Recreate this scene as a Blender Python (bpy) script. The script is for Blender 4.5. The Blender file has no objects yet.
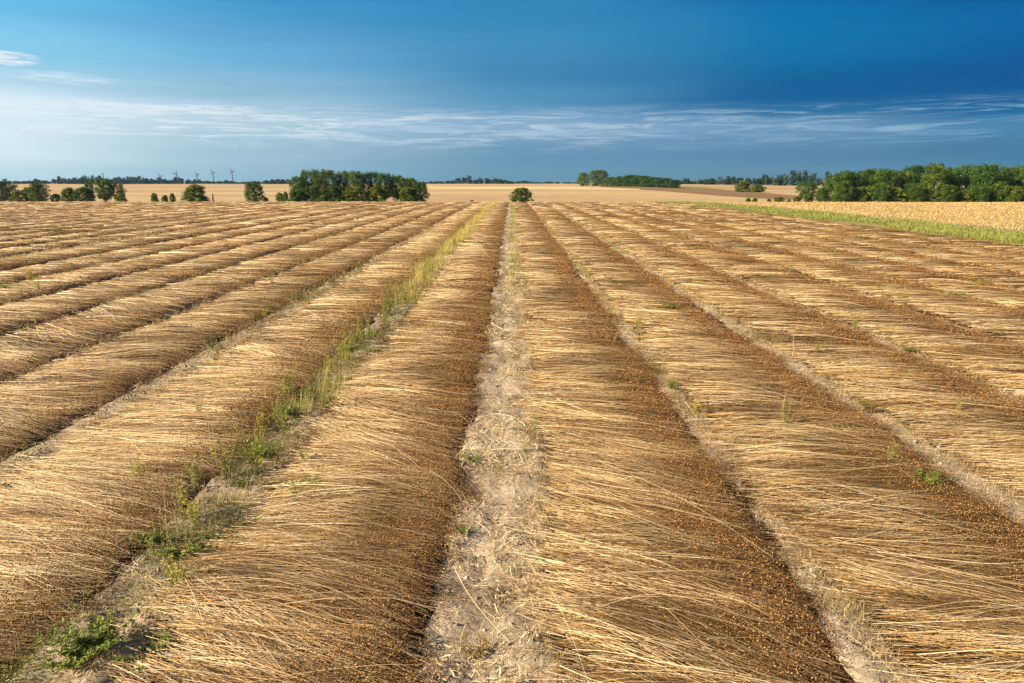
import bpy, math, random
import numpy as np
np.seterr(all="ignore")
R = math.radians
rng = np.random.default_rng(11)
random.seed(5)
C = bpy.context.scene.collection
PI = math.pi
F, PITCH, CAMH, HY = 690.0, math.atan((341.5-181)/690.0), 1.7, 181.0

# ---------------------------------------------------------------- noise
def _h(ix, iy, s):
    h = (ix.astype(np.int64)*374761393 + iy.astype(np.int64)*668265263 + s*974634777) & 0xffffffff
    h = ((h ^ (h >> 13))*1274126177) & 0xffffffff
    h = ((h ^ (h >> 16))*2246822519) & 0xffffffff
    return ((h ^ (h >> 15)) & 0xffffff)/float(0xffffff)
def vn(x, y, s=0):
    x = np.asarray(x, float); y = np.asarray(y, float)
    x, y = np.broadcast_arrays(x, y)
    ix = np.floor(x); iy = np.floor(y); fx = x-ix; fy = y-iy
    fx = fx*fx*(3-2*fx); fy = fy*fy*(3-2*fy)
    a = _h(ix, iy, s); b = _h(ix+1, iy, s); c = _h(ix, iy+1, s); d = _h(ix+1, iy+1, s)
    return ((a+(b-a)*fx)*(1-fy)+(c+(d-c)*fx)*fy)*2-1
def fbm(x, y, s=0, o=3):
    v = 0; a = 1; t = 0
    for k in range(o):
        v = v+a*vn(np.asarray(x)*2**k, np.asarray(y)*2**k, s+k*17); t += a; a *= .5
    return v/t
def sm(a, b, x):
    t = np.clip((np.asarray(x, float)-a)/(b-a), 0, 1); return t*t*(3-2*t)

# ---------------------------------------------------------------- terrain
TY = np.array([-60, 0, 30, 45, 55, 65, 75, 100, 150, 200, 255, 320, 420, 600, 900, 1400, 2000, 3200, 6500.])
TD = {320:-6.6, 420:-6.3, 600:-5.6, 900:-5.0, 1400:-3.9, 2000:-5.0, 3200:-9, 6500:-20}
TZ = np.array([0, 0, 0, -.02, -.09, -.26, -.52, -1.22, -2.75, -4.25, -5.85]+[TD[k] for k in (320,420,600,900,1400,2000,3200,6500)])
_m = np.gradient(TZ, TY)
def terr(x, y):
    x = np.asarray(x, float); y = np.asarray(y, float)
    x, y = np.broadcast_arrays(x, y)
    yy = np.clip(y, TY[0], TY[-1]); i = np.clip(np.searchsorted(TY, yy, 'right')-1, 0, len(TY)-2)
    h = TY[i+1]-TY[i]; t = (yy-TY[i])/h
    z = (2*t**3-3*t**2+1)*TZ[i]+(t**3-2*t**2+t)*h*_m[i]+(-2*t**3+3*t**2)*TZ[i+1]+(t**3-t**2)*h*_m[i+1]
    far = sm(330, 600, y)
    z = z+far*fbm(x/260, y/260, 3, 2)*.9
    z = z+2.3*np.exp(-((x-95)/130)**2-((y-720)/240)**2)
    return z
def cam_z(Y, Z): return Y*math.cos(PITCH)+(CAMH-Z)*math.sin(PITCH)
def at(px, Y):
    x = 0.
    for _ in range(3):
        x = (px-512)/F*cam_z(Y, float(terr(x, Y)))
    return x
def hit(px, py, y0=1.0, y1=3000.):
    k = (px-512)/F
    for Y in np.geomspace(y0, y1, 900):
        x = at(px, Y); z = float(terr(x, Y))
        zc = cam_z(Y, z); q = F*(CAMH-z)/(math.cos(PITCH)*zc)+HY
        if q <= py: return x, Y
    return at(px, y1), y1
def delta_h(npx, Y):   # metres that npx pixels span at distance Y
    return npx/F*cam_z(Y, -5)*1.0

# ---------------------------------------------------------------- mesh building
def mesh_np(name, V, Fq, col=None, smooth=False):
    V = np.asarray(V, np.float32); Fq = np.asarray(Fq, np.int32); n = Fq.shape[1]
    m = bpy.data.meshes.new(name)
    m.vertices.add(len(V)); m.vertices.foreach_set('co', V.ravel())
    m.loops.add(Fq.size); m.loops.foreach_set('vertex_index', Fq.ravel())
    m.polygons.add(len(Fq)); m.polygons.foreach_set('loop_start', np.arange(0, Fq.size, n, dtype=np.int32))
    try: m.polygons.foreach_set('loop_total', np.full(len(Fq), n, np.int32))
    except Exception: pass
    m.polygons.foreach_set('use_smooth', np.full(len(Fq), smooth, bool))
    if col is not None:
        a = m.color_attributes.new('Col', 'FLOAT_COLOR', 'POINT')
        c = np.ones((len(V), 4), np.float32); c[:, :3] = col
        a.data.foreach_set('color', c.ravel())
    m.update(calc_edges=True)
    return m
def link(name, mesh, mat, parent=None):
    o = bpy.data.objects.new(name, mesh); C.objects.link(o)
    if mesh is not None and mat is not None and len(mesh.materials) == 0: mesh.materials.append(mat)
    o.parent = parent
    return o
def tag(o, label=None, cat=None, group=None, kind=None):
    if label: o['label'] = label
    if cat: o['category'] = cat
    if group: o['group'] = group
    if kind: o['kind'] = kind
    return o
def empty(name, loc, rz=0):
    o = bpy.data.objects.new(name, None); C.objects.link(o); o.location = loc; o.rotation_euler = (0, 0, rz); o.empty_display_size = .1
    return o

def ribbons(P, w, col, side=None, roof=True, taper=.6):
    """P: n,k,3 centre lines; w: n widths; col: n,k,3. Returns V,F,colours."""
    n, k, _ = P.shape
    T = np.gradient(P, axis=1); T /= np.linalg.norm(T, axis=2, keepdims=True)+1e-9
    if side is None:
        up = np.zeros((n, 1, 3)); up[:, 0, 2] = 1
        up[:, 0, :] += rng.normal(0, .45, (n, 3))
    else: up = side
    S = np.cross(T, np.broadcast_to(up, T.shape)); S /= np.linalg.norm(S, axis=2, keepdims=True)+1e-9
    N = np.cross(S, T)
    ww = w[:, None, None]*(1-(1-taper)*np.linspace(0, 1, k)[None, :, None])*.5
    if roof:
        V = np.stack([P-S*ww, P+N*ww*.8, P+S*ww], 2); c = 3
    else:
        V = np.stack([P-S*ww, P+S*ww], 2); c = 2
    idx = np.arange(n*k*c).reshape(n, k, c)
    Fs = []
    for j in range(c-1):
        a = idx[:, :-1, j]; b = idx[:, 1:, j]; d = idx[:, 1:, j+1]; e = idx[:, :-1, j+1]
        Fs.append(np.stack([a, b, d, e], -1).reshape(-1, 4))
    CC = np.repeat(col[:, :, None, :], c, 2).reshape(-1, 3)
    return V.reshape(-1, 3), np.concatenate(Fs), CC
def join(parts):
    Vs, Fs, Cs, o = [], [], [], 0
    for V, Fq, Cc in parts:
        if len(V) == 0: continue
        Vs.append(V); Fs.append(Fq+o); Cs.append(Cc); o += len(V)
    return np.concatenate(Vs), np.concatenate(Fs), np.concatenate(Cs)

# ---------------------------------------------------------------- materials
def mat_new(name):
    m = bpy.data.materials.new(name); m.use_nodes = True
    nt = m.node_tree; b = nt.nodes['Principled BSDF']
    return m, nt, b
def N(nt, t, **kw):
    n = nt.nodes.new(t)
    for k, v in kw.items(): setattr(n, k, v)
    return n
def ramp(nt, stops, fac=None, interp='LINEAR'):
    r = N(nt, 'ShaderNodeValToRGB'); r.color_ramp.interpolation = interp
    e = r.color_ramp.elements
    while len(e) < len(stops): e.new(.5)
    for i, (p, c) in enumerate(stops):
        e[i].position = p; e[i].color = (*c, 1)
    if fac is not None: nt.links.new(fac, r.inputs[0])
    return r
def math_(nt, op, a, b=None, c=None, clamp=False):
    n = N(nt, 'ShaderNodeMath', operation=op, use_clamp=clamp)
    for i, v in enumerate((a, b, c)):
        if v is None: continue
        if isinstance(v, (int, float)): n.inputs[i].default_value = v
        else: nt.links.new(v, n.inputs[i])
    return n.outputs[0]
def mixc(nt, fac, a, b, mode='MIX'):
    n = N(nt, 'ShaderNodeMix', data_type='RGBA', blend_type=mode)
    for i, v in ((0, fac), (6, a), (7, b)):
        if isinstance(v, (int, float)): n.inputs[i].default_value = v
        elif isinstance(v, tuple): n.inputs[i].default_value = (*v, 1)
        else: nt.links.new(v, n.inputs[i])
    return n.outputs[2]
def noise(nt, vec, scale, detail=4, rough=.5, dist=0):
    n = N(nt, 'ShaderNodeTexNoise'); n.inputs['Scale'].default_value = scale; n.inputs['Detail'].default_value = detail
    n.inputs['Roughness'].default_value = rough; n.inputs['Distortion'].default_value = dist
    if vec is not None: nt.links.new(vec, n.inputs['Vector'])
    return n.outputs[0]
def mapping(nt, vec, scale, rot=(0, 0, 0)):
    n = N(nt, 'ShaderNodeMapping'); n.inputs['Scale'].default_value = scale; n.inputs['Rotation'].default_value = rot
    nt.links.new(vec, n.inputs['Vector']); return n.outputs[0]

def attr_mat(name, rough=.6, spec=.25, trans=0., tint=0.):
    m, nt, b = mat_new(name)
    a = N(nt, 'ShaderNodeAttribute', attribute_name='Col')
    col = a.outputs['Color']
    if tint:
        oi = N(nt, 'ShaderNodeObjectInfo')
        hs = N(nt, 'ShaderNodeHueSaturation')
        nt.links.new(math_(nt, 'MULTIPLY_ADD', oi.outputs['Random'], .06*tint, .5-.03*tint), hs.inputs['Hue'])
        nt.links.new(math_(nt, 'MULTIPLY_ADD', oi.outputs['Random'], -.5*tint, 1+.25*tint), hs.inputs['Value'])
        nt.links.new(col, hs.inputs['Color']); col = hs.outputs[0]
    nt.links.new(col, b.inputs['Base Color'])
    b.inputs['Roughness'].default_value = rough; b.inputs['Specular IOR Level'].default_value = spec
    if trans:
        t = N(nt, 'ShaderNodeBsdfTranslucent'); nt.links.new(col, t.inputs['Color'])
        mx = N(nt, 'ShaderNodeMixShader'); mx.inputs[0].default_value = trans
        nt.links.new(b.outputs[0], mx.inputs[1]); nt.links.new(t.outputs[0], mx.inputs[2])
        nt.links.new(mx.outputs[0], nt.nodes['Material Output'].inputs[0])
    return m
M_STRAW = attr_mat('flax_stalk', .5, .35)
M_SEED = attr_mat('flax_capsule', .6, .2)
M_DRY = attr_mat('dry_grass', .65, .2, .2)
M_LEAF = attr_mat('weed_leaf', .5, .3, .3)
M_TREE = attr_mat('tree_leaf', .6, .2, .15, 1.0)
M_FARTREE = attr_mat('far_leaf', .7, .1, .1)

def soil_material():
    m, nt, b = mat_new('soil')
    g = N(nt, 'ShaderNodeNewGeometry').outputs['Position']
    n1 = noise(nt, g, 2.2, 6, .65); n2 = noise(nt, g, 38, 5, .7)
    r1 = ramp(nt, [(.3, (.31, .23, .145)), (.5, (.54, .42, .29)), (.68, (.70, .58, .43))], n1)
    r2 = ramp(nt, [(.3, (.45, .42, .38)), (.6, (1, 1, 1))], n2)
    c = mixc(nt, .8, r1.outputs[0], r2.outputs[0], 'MULTIPLY')
    # chaff lying on it
    ms = mapping(nt, g, (30, 160, 30), (0, 0, .5)); n3 = noise(nt, ms, 1, 3, .6, .6)
    ch = ramp(nt, [(.56, (0, 0, 0)), (.64, (1, 1, 1))], n3)
    c = mixc(nt, math_(nt, 'MULTIPLY', ch.outputs[0], .6), c, (.52, .40, .23))
    nt.links.new(c, b.inputs['Base Color']); b.inputs['Roughness'].default_value = .9
    b.inputs['Specular IOR Level'].default_value = .1
    bp = N(nt, 'ShaderNodeBump'); bp.inputs['Strength'].default_value = .7; bp.inputs['Distance'].default_value = .02
    nt.links.new(math_(nt, 'ADD', n2, math_(nt, 'MULTIPLY', n3, .5)), bp.inputs['Height']); nt.links.new(bp.outputs[0], b.inputs['Normal'])
    return m
def bed_material():
    m, nt, b = mat_new('flax_mat')
    g = N(nt, 'ShaderNodeNewGeometry').outputs['Position']
    ms = mapping(nt, g, (5, 70, 20), (0, 0, .2)); n1 = noise(nt, ms, 1, 5, .65, .8)
    n2 = noise(nt, g, 1.7, 4, .6)
    a = N(nt, 'ShaderNodeAttribute', attribute_name='Col')
    r = ramp(nt, [(.3, (.35, .28, .2)), (.5, (.85, .8, .72)), (.68, (1.5, 1.45, 1.3))], n1)
    c = mixc(nt, 1, a.outputs['Color'], r.outputs[0], 'MULTIPLY')
    r2 = ramp(nt, [(.3, (.75, .72, .66)), (.7, (1.2, 1.2, 1.2))], n2)
    c = mixc(nt, 1, c, r2.outputs[0], 'MULTIPLY')
    nt.links.new(c, b.inputs['Base Color']); b.inputs['Roughness'].default_value = .75; b.inputs['Specular IOR Level'].default_value = .2
    bp = N(nt, 'ShaderNodeBump'); bp.inputs['Strength'].default_value = .8; bp.inputs['Distance'].default_value = .015
    nt.links.new(n1, bp.inputs['Height']); nt.links.new(bp.outputs[0], b.inputs['Normal'])
    return m
def field_material(name, lo, mid, hi, sx=.02, sy=.12, fine=9.):
    m, nt, b = mat_new(name)
    g = N(nt, 'ShaderNodeNewGeometry').outputs['Position']
    ms = mapping(nt, g, (sx, sy, sx), (0, 0, .12)); n1 = noise(nt, ms, 1, 5, .6, .4)
    n2 = noise(nt, mapping(nt, g, (.6, 1, 1)), fine/6, 6, .75)
    r = ramp(nt, [(.32, lo), (.5, mid), (.66, hi)], n1)
    r2 = ramp(nt, [(.3, (.62, .6, .56)), (.6, (1.08, 1.08, 1.08))], n2)
    c = mixc(nt, .8, r.outputs[0], r2.outputs[0], 'MULTIPLY')
    nt.links.new(c, b.inputs['Base Color']); b.inputs['Roughness'].default_value = .9; b.inputs['Specular IOR Level'].default_value = .05
    return m
M_SOIL = soil_material(); M_BED = bed_material()
M_FAR = field_material('ripe_field', (.40, .265, .145), (.50, .35, .19), (.63, .46, .22), .0016, .009, 1.2)
M_STUB = field_material('stubble', (.38, .255, .10), (.50, .35, .15), (.62, .46, .22), .12, .3, 12)
M_PLOUGH = field_material('ploughed', (.20, .125, .065), (.25, .155, .08), (.30, .19, .10), .01, .06, 3)
M_MEADOW = field_material('meadow', (.16, .19, .05), (.24, .24, .08), (.35, .30, .12), .02, .08, 4)
M_VERGE = field_material('verge', (.20, .20, .07), (.28, .26, .09), (.36, .31, .13), .3, .6, 20)
M_TRACK = field_material('track', (.28, .21, .12), (.36, .28, .16), (.44, .35, .2), .3, .3, 20)
M_CROP = field_material('pale_crop', (.56, .42, .22), (.66, .50, .26), (.74, .58, .30), .004, .02, 2)
def plain(name, c, rough=.6, metal=0.):
    m, nt, b = mat_new(name)
    g = N(nt, 'ShaderNodeNewGeometry').outputs['Position']
    n = noise(nt, g, 3, 4, .6)
    r = ramp(nt, [(.3, tuple(x*.8 for x in c)), (.7, tuple(min(1, x*1.12) for x in c))], n)
    nt.links.new(r.outputs[0], b.inputs['Base Color']); b.inputs['Roughness'].default_value = rough; b.inputs['Metallic'].default_value = metal
    return m
M_BARK = plain('bark', (.13, .10, .075), .9); M_STONE = plain('stone', (.42, .38, .32), .85)
M_TURB = plain('turbine_silhouette', (.08, .085, .09), .5)  # dark silhouette against the bright sky, put into the base colour

# ---------------------------------------------------------------- row layout
rows = [(.17, 1.25), (1.38, 2.58), (2.78, 3.95), (4.06, 5.30), (5.39, 6.66), (6.76, 8.02), (8.11, 9.36), (9.46, 10.74), (10.83, 12.08), (12.17, 13.42)]
left = [(-1.42, -.30), (-2.92, -1.75), (-4.30, -3.14), (-5.68, -4.37), (-7.03, -5.74), (-8.38, -7.08)]
x = -8.46
k = 0
while x > -62:
    wdt = 1.27; g = .45 if k == 1 else (.08 if k % 2 else .16)
    left.append((x-wdt, x)); x -= wdt+g; k += 1
YEND = 74.
def edge_w(row, y): return (.06*fbm(np.asarray(y)/.7, row*7.3, 5, 3))+.04*vn(np.asarray(y)/9., row*3.1, 8)
ALL = rows+left
def clod(x, y):
    near = 1-sm(14, 30, y)
    ins = 0*np.asarray(x, float)
    for a, b in ALL:
        if abs(a) < 15: ins = np.maximum(ins, sm(a-.02, a+.10, x)*(1-sm(b-.10, b+.02, x)))
    return -.030*ins-.012*(1-ins)*near+(1-ins)*near*(.062*np.abs(fbm(np.asarray(x)/.24, np.asarray(y)/.17, 40, 4))+.02*fbm(np.asarray(x)/.07, np.asarray(y)/.07, 48, 2)+.03*fbm(np.asarray(x)/.9, np.asarray(y)/.9, 44, 2))
def ground_z(x, y): return terr(x, y)+clod(x, y)
def bed_h(x, y, ri):
    xl, xr = ALL[ri]
    e = edge_w(ri, y); xl2 = xl+e+.07*fbm(np.asarray(y)/.25, ri, 9, 2); xr2 = xr+e+.06*fbm(np.asarray(y)/.5, ri, 12, 3)
    u = (x-xl2)/(xr2-xl2)
    h = (.022+.048*u)*sm(-.02, .25, u)*(1-sm(.90 if ri < 12 else .93, 1.04, u))*(.32 if ri in (0, 1, 10, 11) else (.40 if ri > 11 else .32))
    # combed waves that run with the stalks
    yy = y+.25*(x-xl)
    wv = fbm(yy/.42+ri*13, x/1.6, 21, 3)*.5+.5*fbm(yy/.15, x/.9+ri, 27, 2)
    big = vn(np.asarray(y)/2.4, ri*5.7, 31)+.6*vn(np.asarray(y)/.6, u*1.5+ri*5.7, 33)
    return terr(x, y)+h*(1+.42*big)+wv*.050*(1-.6*sm(5, 13, np.hypot(x, y)))*sm(0, .2, u)*(1-sm(.85, 1.04, u))+.02*fbm(np.asarray(x)/.16, np.asarray(y)/.13, 35, 2)*sm(.6, .8, u)*(1-sm(.95, 1.06, u)), u
ALL = rows+left

PALE = np.array([.88, .70, .41]); GOLD = np.array([.54, .31, .095]); TAN = np.array([.33, .19, .07]); BROWN = np.array([.115, .057, .016]); GREY = np.array([.42, .34, .24])
def row_tone(ri): # paleness of the row
    return {10: .05, 11: .20, 12: -.02, 13: .10, 0: -.06, 1: -.05, 2: 0}.get(ri, .05*math.sin(ri*4.7)+(.08 if ri > 12 else 0))

def stalks(ri, y0, y1, n, wid, k, roof, seedn, seedr):
    xl, xr = ALL[ri]; W = xr-xl
    yr = rng.uniform(y0, y1, n)
    d = np.hypot((xl+xr)/2, yr)
    e = edge_w(ri, yr)
    th = R(-17)+R(18)*vn(yr/1.1, ri*9.1, 51)+R(9)*vn(yr/.33, ri*3.3, 52)+rng.normal(0, R(9), n)+R(19)*fbm(yr/.12, ri*4.4, 57, 2)
    loose = rng.random(n) < .035
    th = th+np.where(loose, rng.normal(0, R(15), n), 0)
    L = W*rng.uniform(.62, 1.0, n)
    tip = rng.random(n)
    xs = xl+e+np.abs(rng.normal(0, .05, n))+(W-L)*rng.beta(1.1, .9, n)*.95
    stray = rng.random(n) < .16
    xs = xs-np.where(stray, rng.uniform(0, .16, n), 0)+.06*vn(yr/.13, ri*6.1, 58)
    t = np.linspace(0, 1, k)[None, :]
    bend = rng.normal(0, .05, n)+.10*vn(yr/.7, ri*2.2, 54)
    wig = rng.normal(0, .012, n)
    over = np.where(rng.random(n) < .22, rng.normal(0, .10, n), rng.normal(0, .02, n))*(1 if abs(xl) < 3.5 else .5)
    xs = xs+over
    kt = rng.uniform(.2, .9, n)[:, None]; kk_ = np.where(rng.random(n) < .3, rng.normal(0, .22, n), 0)[:, None]
    X = xs[:, None]+L[:, None]*np.cos(th)[:, None]*t
    Y = yr[:, None]+L[:, None]*np.sin(th)[:, None]*(t-.5)+bend[:, None]*(t*t-t)*2+wig[:, None]*np.sin(t*7+yr[:, None]*5)+kk_*L[:, None]*np.maximum(0, t-kt)
    Hh, u = bed_h(X, Y, ri)
    lay = rng.beta(1.2, 1.6, n)*.056
    arc = np.abs(rng.normal(0, .008, n))+np.where(loose, rng.uniform(0, .05, n), 0)
    gz = terr(X, Y)+.006
    Z = np.maximum(Hh, gz)+lay[:, None]-.010+arc[:, None]*np.sin(t*PI)+np.where(loose, rng.uniform(-.0, .03, n), 0)[:, None]*t
    P = np.stack([X, Y, Z], -1)
    # colour
    yl = yr[:, None]+.12*(t-.5)
    pn = fbm(X/.45, (Y+.2*X)/.4, 61+ri, 3)*.9+.75*fbm(X/.8+ri, yl/.085, 66, 2)+.3*vn(Y/2.1, ri*1.7, 63)
    r = rng.random(n)[:, None]
    sk = fbm(X/.55+ri*3, (Y+.25*X)/.055, 68, 2)
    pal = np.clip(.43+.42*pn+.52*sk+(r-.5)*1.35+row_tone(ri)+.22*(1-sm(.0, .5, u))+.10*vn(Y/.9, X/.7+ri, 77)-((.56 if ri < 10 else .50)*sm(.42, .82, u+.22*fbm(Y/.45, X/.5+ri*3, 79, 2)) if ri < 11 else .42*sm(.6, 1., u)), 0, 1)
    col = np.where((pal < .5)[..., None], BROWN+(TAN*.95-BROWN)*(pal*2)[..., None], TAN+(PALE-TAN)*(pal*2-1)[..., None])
    gm = (rng.random(n) < .34)[:, None, None]
    gold = BROWN+(GOLD-BROWN)*np.clip(pal*1.35, 0, 1)[..., None]
    col = np.where(gm, gold, col)
    gr = (rng.random(n) < .10)[:, None, None]; col = np.where(gr, col*.5+GREY*.45, col)
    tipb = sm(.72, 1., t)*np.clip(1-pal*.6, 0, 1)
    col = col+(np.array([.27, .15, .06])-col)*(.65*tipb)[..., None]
    col = np.where(loose[:, None, None], col*.4+PALE*.62, col)
    w = wid*rng.uniform(.5, 1.6, n)*np.where((rng.random(n) < .08) & ~loose, 1.7, 1)*np.where(loose, .65, 1)
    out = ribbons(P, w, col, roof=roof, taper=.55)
    # capsules
    caps = None
    if seedn > 0:
        sel = np.repeat(np.arange(n), int(math.ceil(seedn)))
        if seedn < 1 or seedn != int(seedn): sel = sel[rng.random(len(sel)) < seedn/math.ceil(seedn)]
        reach = (xs+L*np.cos(th) > xl+W*((.60 if ri < 12 else .93)+.13*fbm(yr/.5, ri*2.3, 71, 2))+rng.normal(0, .05, n))
        sel = sel[reach[sel]]
        sel = sel[rng.random(len(sel)) < np.clip(.62+1.1*fbm(P[sel, -1, 0]/.10, P[sel, -1, 1]/.10, 73, 2), .12, 1)]
        m = len(sel)
        s = 1-np.abs(rng.normal(0, .17, m)); s = np.clip(s, .5, 1.0)
        fi = s*(k-1); i0 = np.minimum(fi.astype(int), k-2); f = (fi-i0)[:, None]
        p = P[sel, i0]*(1-f)+P[sel, i0+1]*f
        sp = .022*np.clip(seedr/.004, 1, 1.6)
        p = p+rng.normal(0, 1, (m, 3))*np.array([sp, sp, .011])
        p[:, 2] += .006+rng.uniform(0, .012, m)
        caps = blobs(p, seedr*rng.uniform(.5, 1.3, m), seedcol(m)*rng.uniform(.6, 1.35, (m, 1)))
    return out, caps
def seedcol(m):
    a = np.array([.09, .04, .012]); b = np.array([.58, .31, .09])
    r = rng.random((m, 1))**1.4
    return a+(b-a)*r
OCT = np.array([[1, 0, 0], [-1, 0, 0], [0, 1, 0], [0, -1, 0], [0, 0, 1], [0, 0, -1]], float)
OF = np.array([[0, 2, 4], [2, 1, 4], [1, 3, 4], [3, 0, 4], [2, 0, 5], [1, 2, 5], [3, 1, 5], [0, 3, 5]])
def blobs(p, r, col):
    m = len(p)
    a = rng.uniform(0, 2*PI, m); ca, sa = np.cos(a), np.sin(a)
    O = np.broadcast_to(OCT, (m, 6, 3)).copy()
    x = O[..., 0]*ca[:, None]-O[..., 1]*sa[:, None]; y = O[..., 0]*sa[:, None]+O[..., 1]*ca[:, None]
    O[..., 0] = x; O[..., 1] = y
    V = p[:, None]+O*r[:, None, None]
    Fc = OF[None]+(np.arange(m)*6)[:, None, None]
    return V.reshape(-1, 3), Fc.reshape(-1, 3), np.repeat(col, 6, 0)

def near_limit(xm):   # first y at which this x can come into view, with a margin for a step aside
    return max(.9, (abs(xm)-2.4)/.86)
ordinal = ['first', 'second', 'third', 'fourth', 'fifth', 'sixth', 'seventh', 'eighth', 'ninth', 'tenth']
near_labels = {
 0: 'broad golden brown windrow along the right side of the bare central lane',
 10: 'flax windrow along the left side of the bare central lane with dark seed edge',
 1: 'second windrow right of the bare lane, orange brown beyond a thin dark furrow',
 11: 'palest straw windrow, left of the green weed filled furrow',
 2: 'third windrow right of the bare lane, with a pale dusty furrow before it',
 12: 'brown windrow left of the palest one, with a deep dark right edge',
}
for ri, (xl, xr) in enumerate(ALL):
    xm = (xl+xr)/2
    ys = near_limit(xm)
    if ys > YEND-6: continue
    # bed mesh
    Yg = [ys-.3]
    while Yg[-1] < YEND: Yg.append(Yg[-1]+max(.035, .012*math.hypot(Yg[-1], xm)))
    Yg = np.array(Yg); nx = 30 if abs(xm) < 8 else 18
    Xg = np.linspace(xl-.1, xr+.13, nx)
    GX, GY = np.meshgrid(Xg, Yg); H, u = bed_h(GX, GY, ri)
    H = H-.006; H = np.where((u <= 0) | (u >= 1.02), terr(GX, GY)-.05, H)
    V = np.stack([GX, GY, H], -1).reshape(-1, 3)
    I = np.arange(len(V)).reshape(GX.shape)
    Fq = np.stack([I[:-1, :-1], I[:-1, 1:], I[1:, 1:], I[1:, :-1]], -1).reshape(-1, 4)
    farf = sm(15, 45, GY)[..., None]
    near_c = np.array([.045, .025, .011]); c_pale = np.array([.52, .35, .15]); c_br = np.array([.19, .095, .028])  # near bed colour darkened to stand for shade between the stalks
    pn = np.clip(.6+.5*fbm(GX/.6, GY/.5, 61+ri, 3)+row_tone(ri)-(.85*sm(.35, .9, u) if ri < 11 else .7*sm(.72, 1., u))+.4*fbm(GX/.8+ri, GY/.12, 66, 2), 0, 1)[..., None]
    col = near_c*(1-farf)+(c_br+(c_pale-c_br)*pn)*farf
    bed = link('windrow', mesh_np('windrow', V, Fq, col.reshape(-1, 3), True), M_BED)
    if ri in near_labels: lab = near_labels[ri]
    elif ri < 10: lab = ordinal[ri]+' flax windrow to the right of the bare central lane'
    elif ri-10 < 10: lab = ordinal[ri-10]+' flax windrow to the left of the bare central lane'
    elif xm > -36: lab = 'thin distant flax windrow in the left part of the field'
    else: lab = 'faint flax windrow at the far left edge of the field, below the trees'
    tag(bed, lab, 'windrow', 'parallel windrows of pulled flax')
    S, K = [], []
    bands = [(ys, 4.5), (4.5, 7), (7, 11), (11, 17), (17, 26), (26, 40), (40, YEND)]
    for a, b in bands:
        a = max(a, ys)
        if b <= a: continue
        dm = math.hypot((a+b)/2, xm)
        f = max(1, dm/3.8)
        dens = 1750*f**-1.06; wid = .0019*f**.84
        n = int(dens*(b-a))
        if dm < 9: kk, roof = 9, True
        elif dm < 20: kk, roof = 6, False
        else: kk, roof = 4, False
        if dm < 5: sn, sr = 6.5, .0033
        elif dm < 9: sn, sr = 6.2, .0043
        elif dm < 14: sn, sr = 5.0, .0058
        elif dm < 22: sn, sr = 3.2, .0085
        elif dm < 34: sn, sr = 2.2, .013
        else: sn, sr = 0, 0
        st, cp = stalks(ri, a, b, n, wid, kk, roof, sn, sr)
        S.append(st)
        if cp is not None: K.append(cp)
    V, Fq, Cc = join(S)
    tag(link('stalks', mesh_np('stalks', V, Fq, Cc, True), M_STRAW, bed), kind='stuff')
    if K:
        V, Fq, Cc = join(K)
        tag(link('seed_capsules', mesh_np('seed_capsules', V, Fq, Cc, True), M_SEED, bed), kind='stuff')

# ---------------------------------------------------------------- ground sheets
def graded(a, b, f0, g, c=0.):
    """coordinates from a to b, step f0 near c growing with distance"""
    out = [c]
    v = c
    while v < b: v += f0+g*abs(v-c); out.append(min(v, b))
    v = c; lo = []
    while v > a: v -= f0+g*abs(v-c); lo.append(max(v, a))
    return np.array(sorted(set(lo+out)))
def sheet(name, xs, ys, mat, dz=0., zf=ground_z):
    GX, GY = np.meshgrid(xs, ys); Z = zf(GX, GY)+dz
    V = np.stack([GX, GY, Z], -1).reshape(-1, 3); I = np.arange(len(V)).reshape(GX.shape)
    Fq = np.stack([I[:-1, :-1], I[:-1, 1:], I[1:, 1:], I[1:, :-1]], -1).reshape(-1, 4)
    return tag(link(name, mesh_np(name, V, Fq, None, True), mat), kind='structure')
ysn = np.array([-30, -10, -3]+list(graded(.5, 76, .03, .011, .5)))
sheet('soil_ground', graded(-75, 13.6, .035, .012, 0), ysn, M_SOIL)
yv = np.concatenate([[-30, 0], np.arange(5, 76.1, 1.0), [76.]]); yv = np.unique(np.concatenate([yv, [76.]]))
ysn2 = np.unique(np.concatenate([[-30, -10, 0], np.arange(3, 76, .5), [ysn[-1]]]))
sheet('verge', np.linspace(13.6, 17.4, 14), ysn2, M_VERGE)
sheet('track', np.linspace(17.4, 18.3, 4), ysn2, M_TRACK)
xr_ = np.unique(np.concatenate([np.arange(18.3, 60, 1.5), np.geomspace(60, 5200, 60)]))
sheet('stubble_field', xr_, np.unique(np.concatenate([[-30, 0], np.arange(5, 76, 1.), [ysn[-1]]])), M_STUB)
sheet('left_pasture', -np.geomspace(75, 5200, 50)[::-1], np.unique(np.concatenate([[-30, 0], np.arange(5, 76, 2.), [ysn[-1]]])), M_STUB)
yf = np.unique(np.concatenate([[ysn[-1]], np.arange(78, 330, 3), np.geomspace(330, 6400, 170)]))
xf = graded(-5200, 5200, 4, .03, 0)
sheet('distant_fields', xf, yf, M_FAR)
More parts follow.
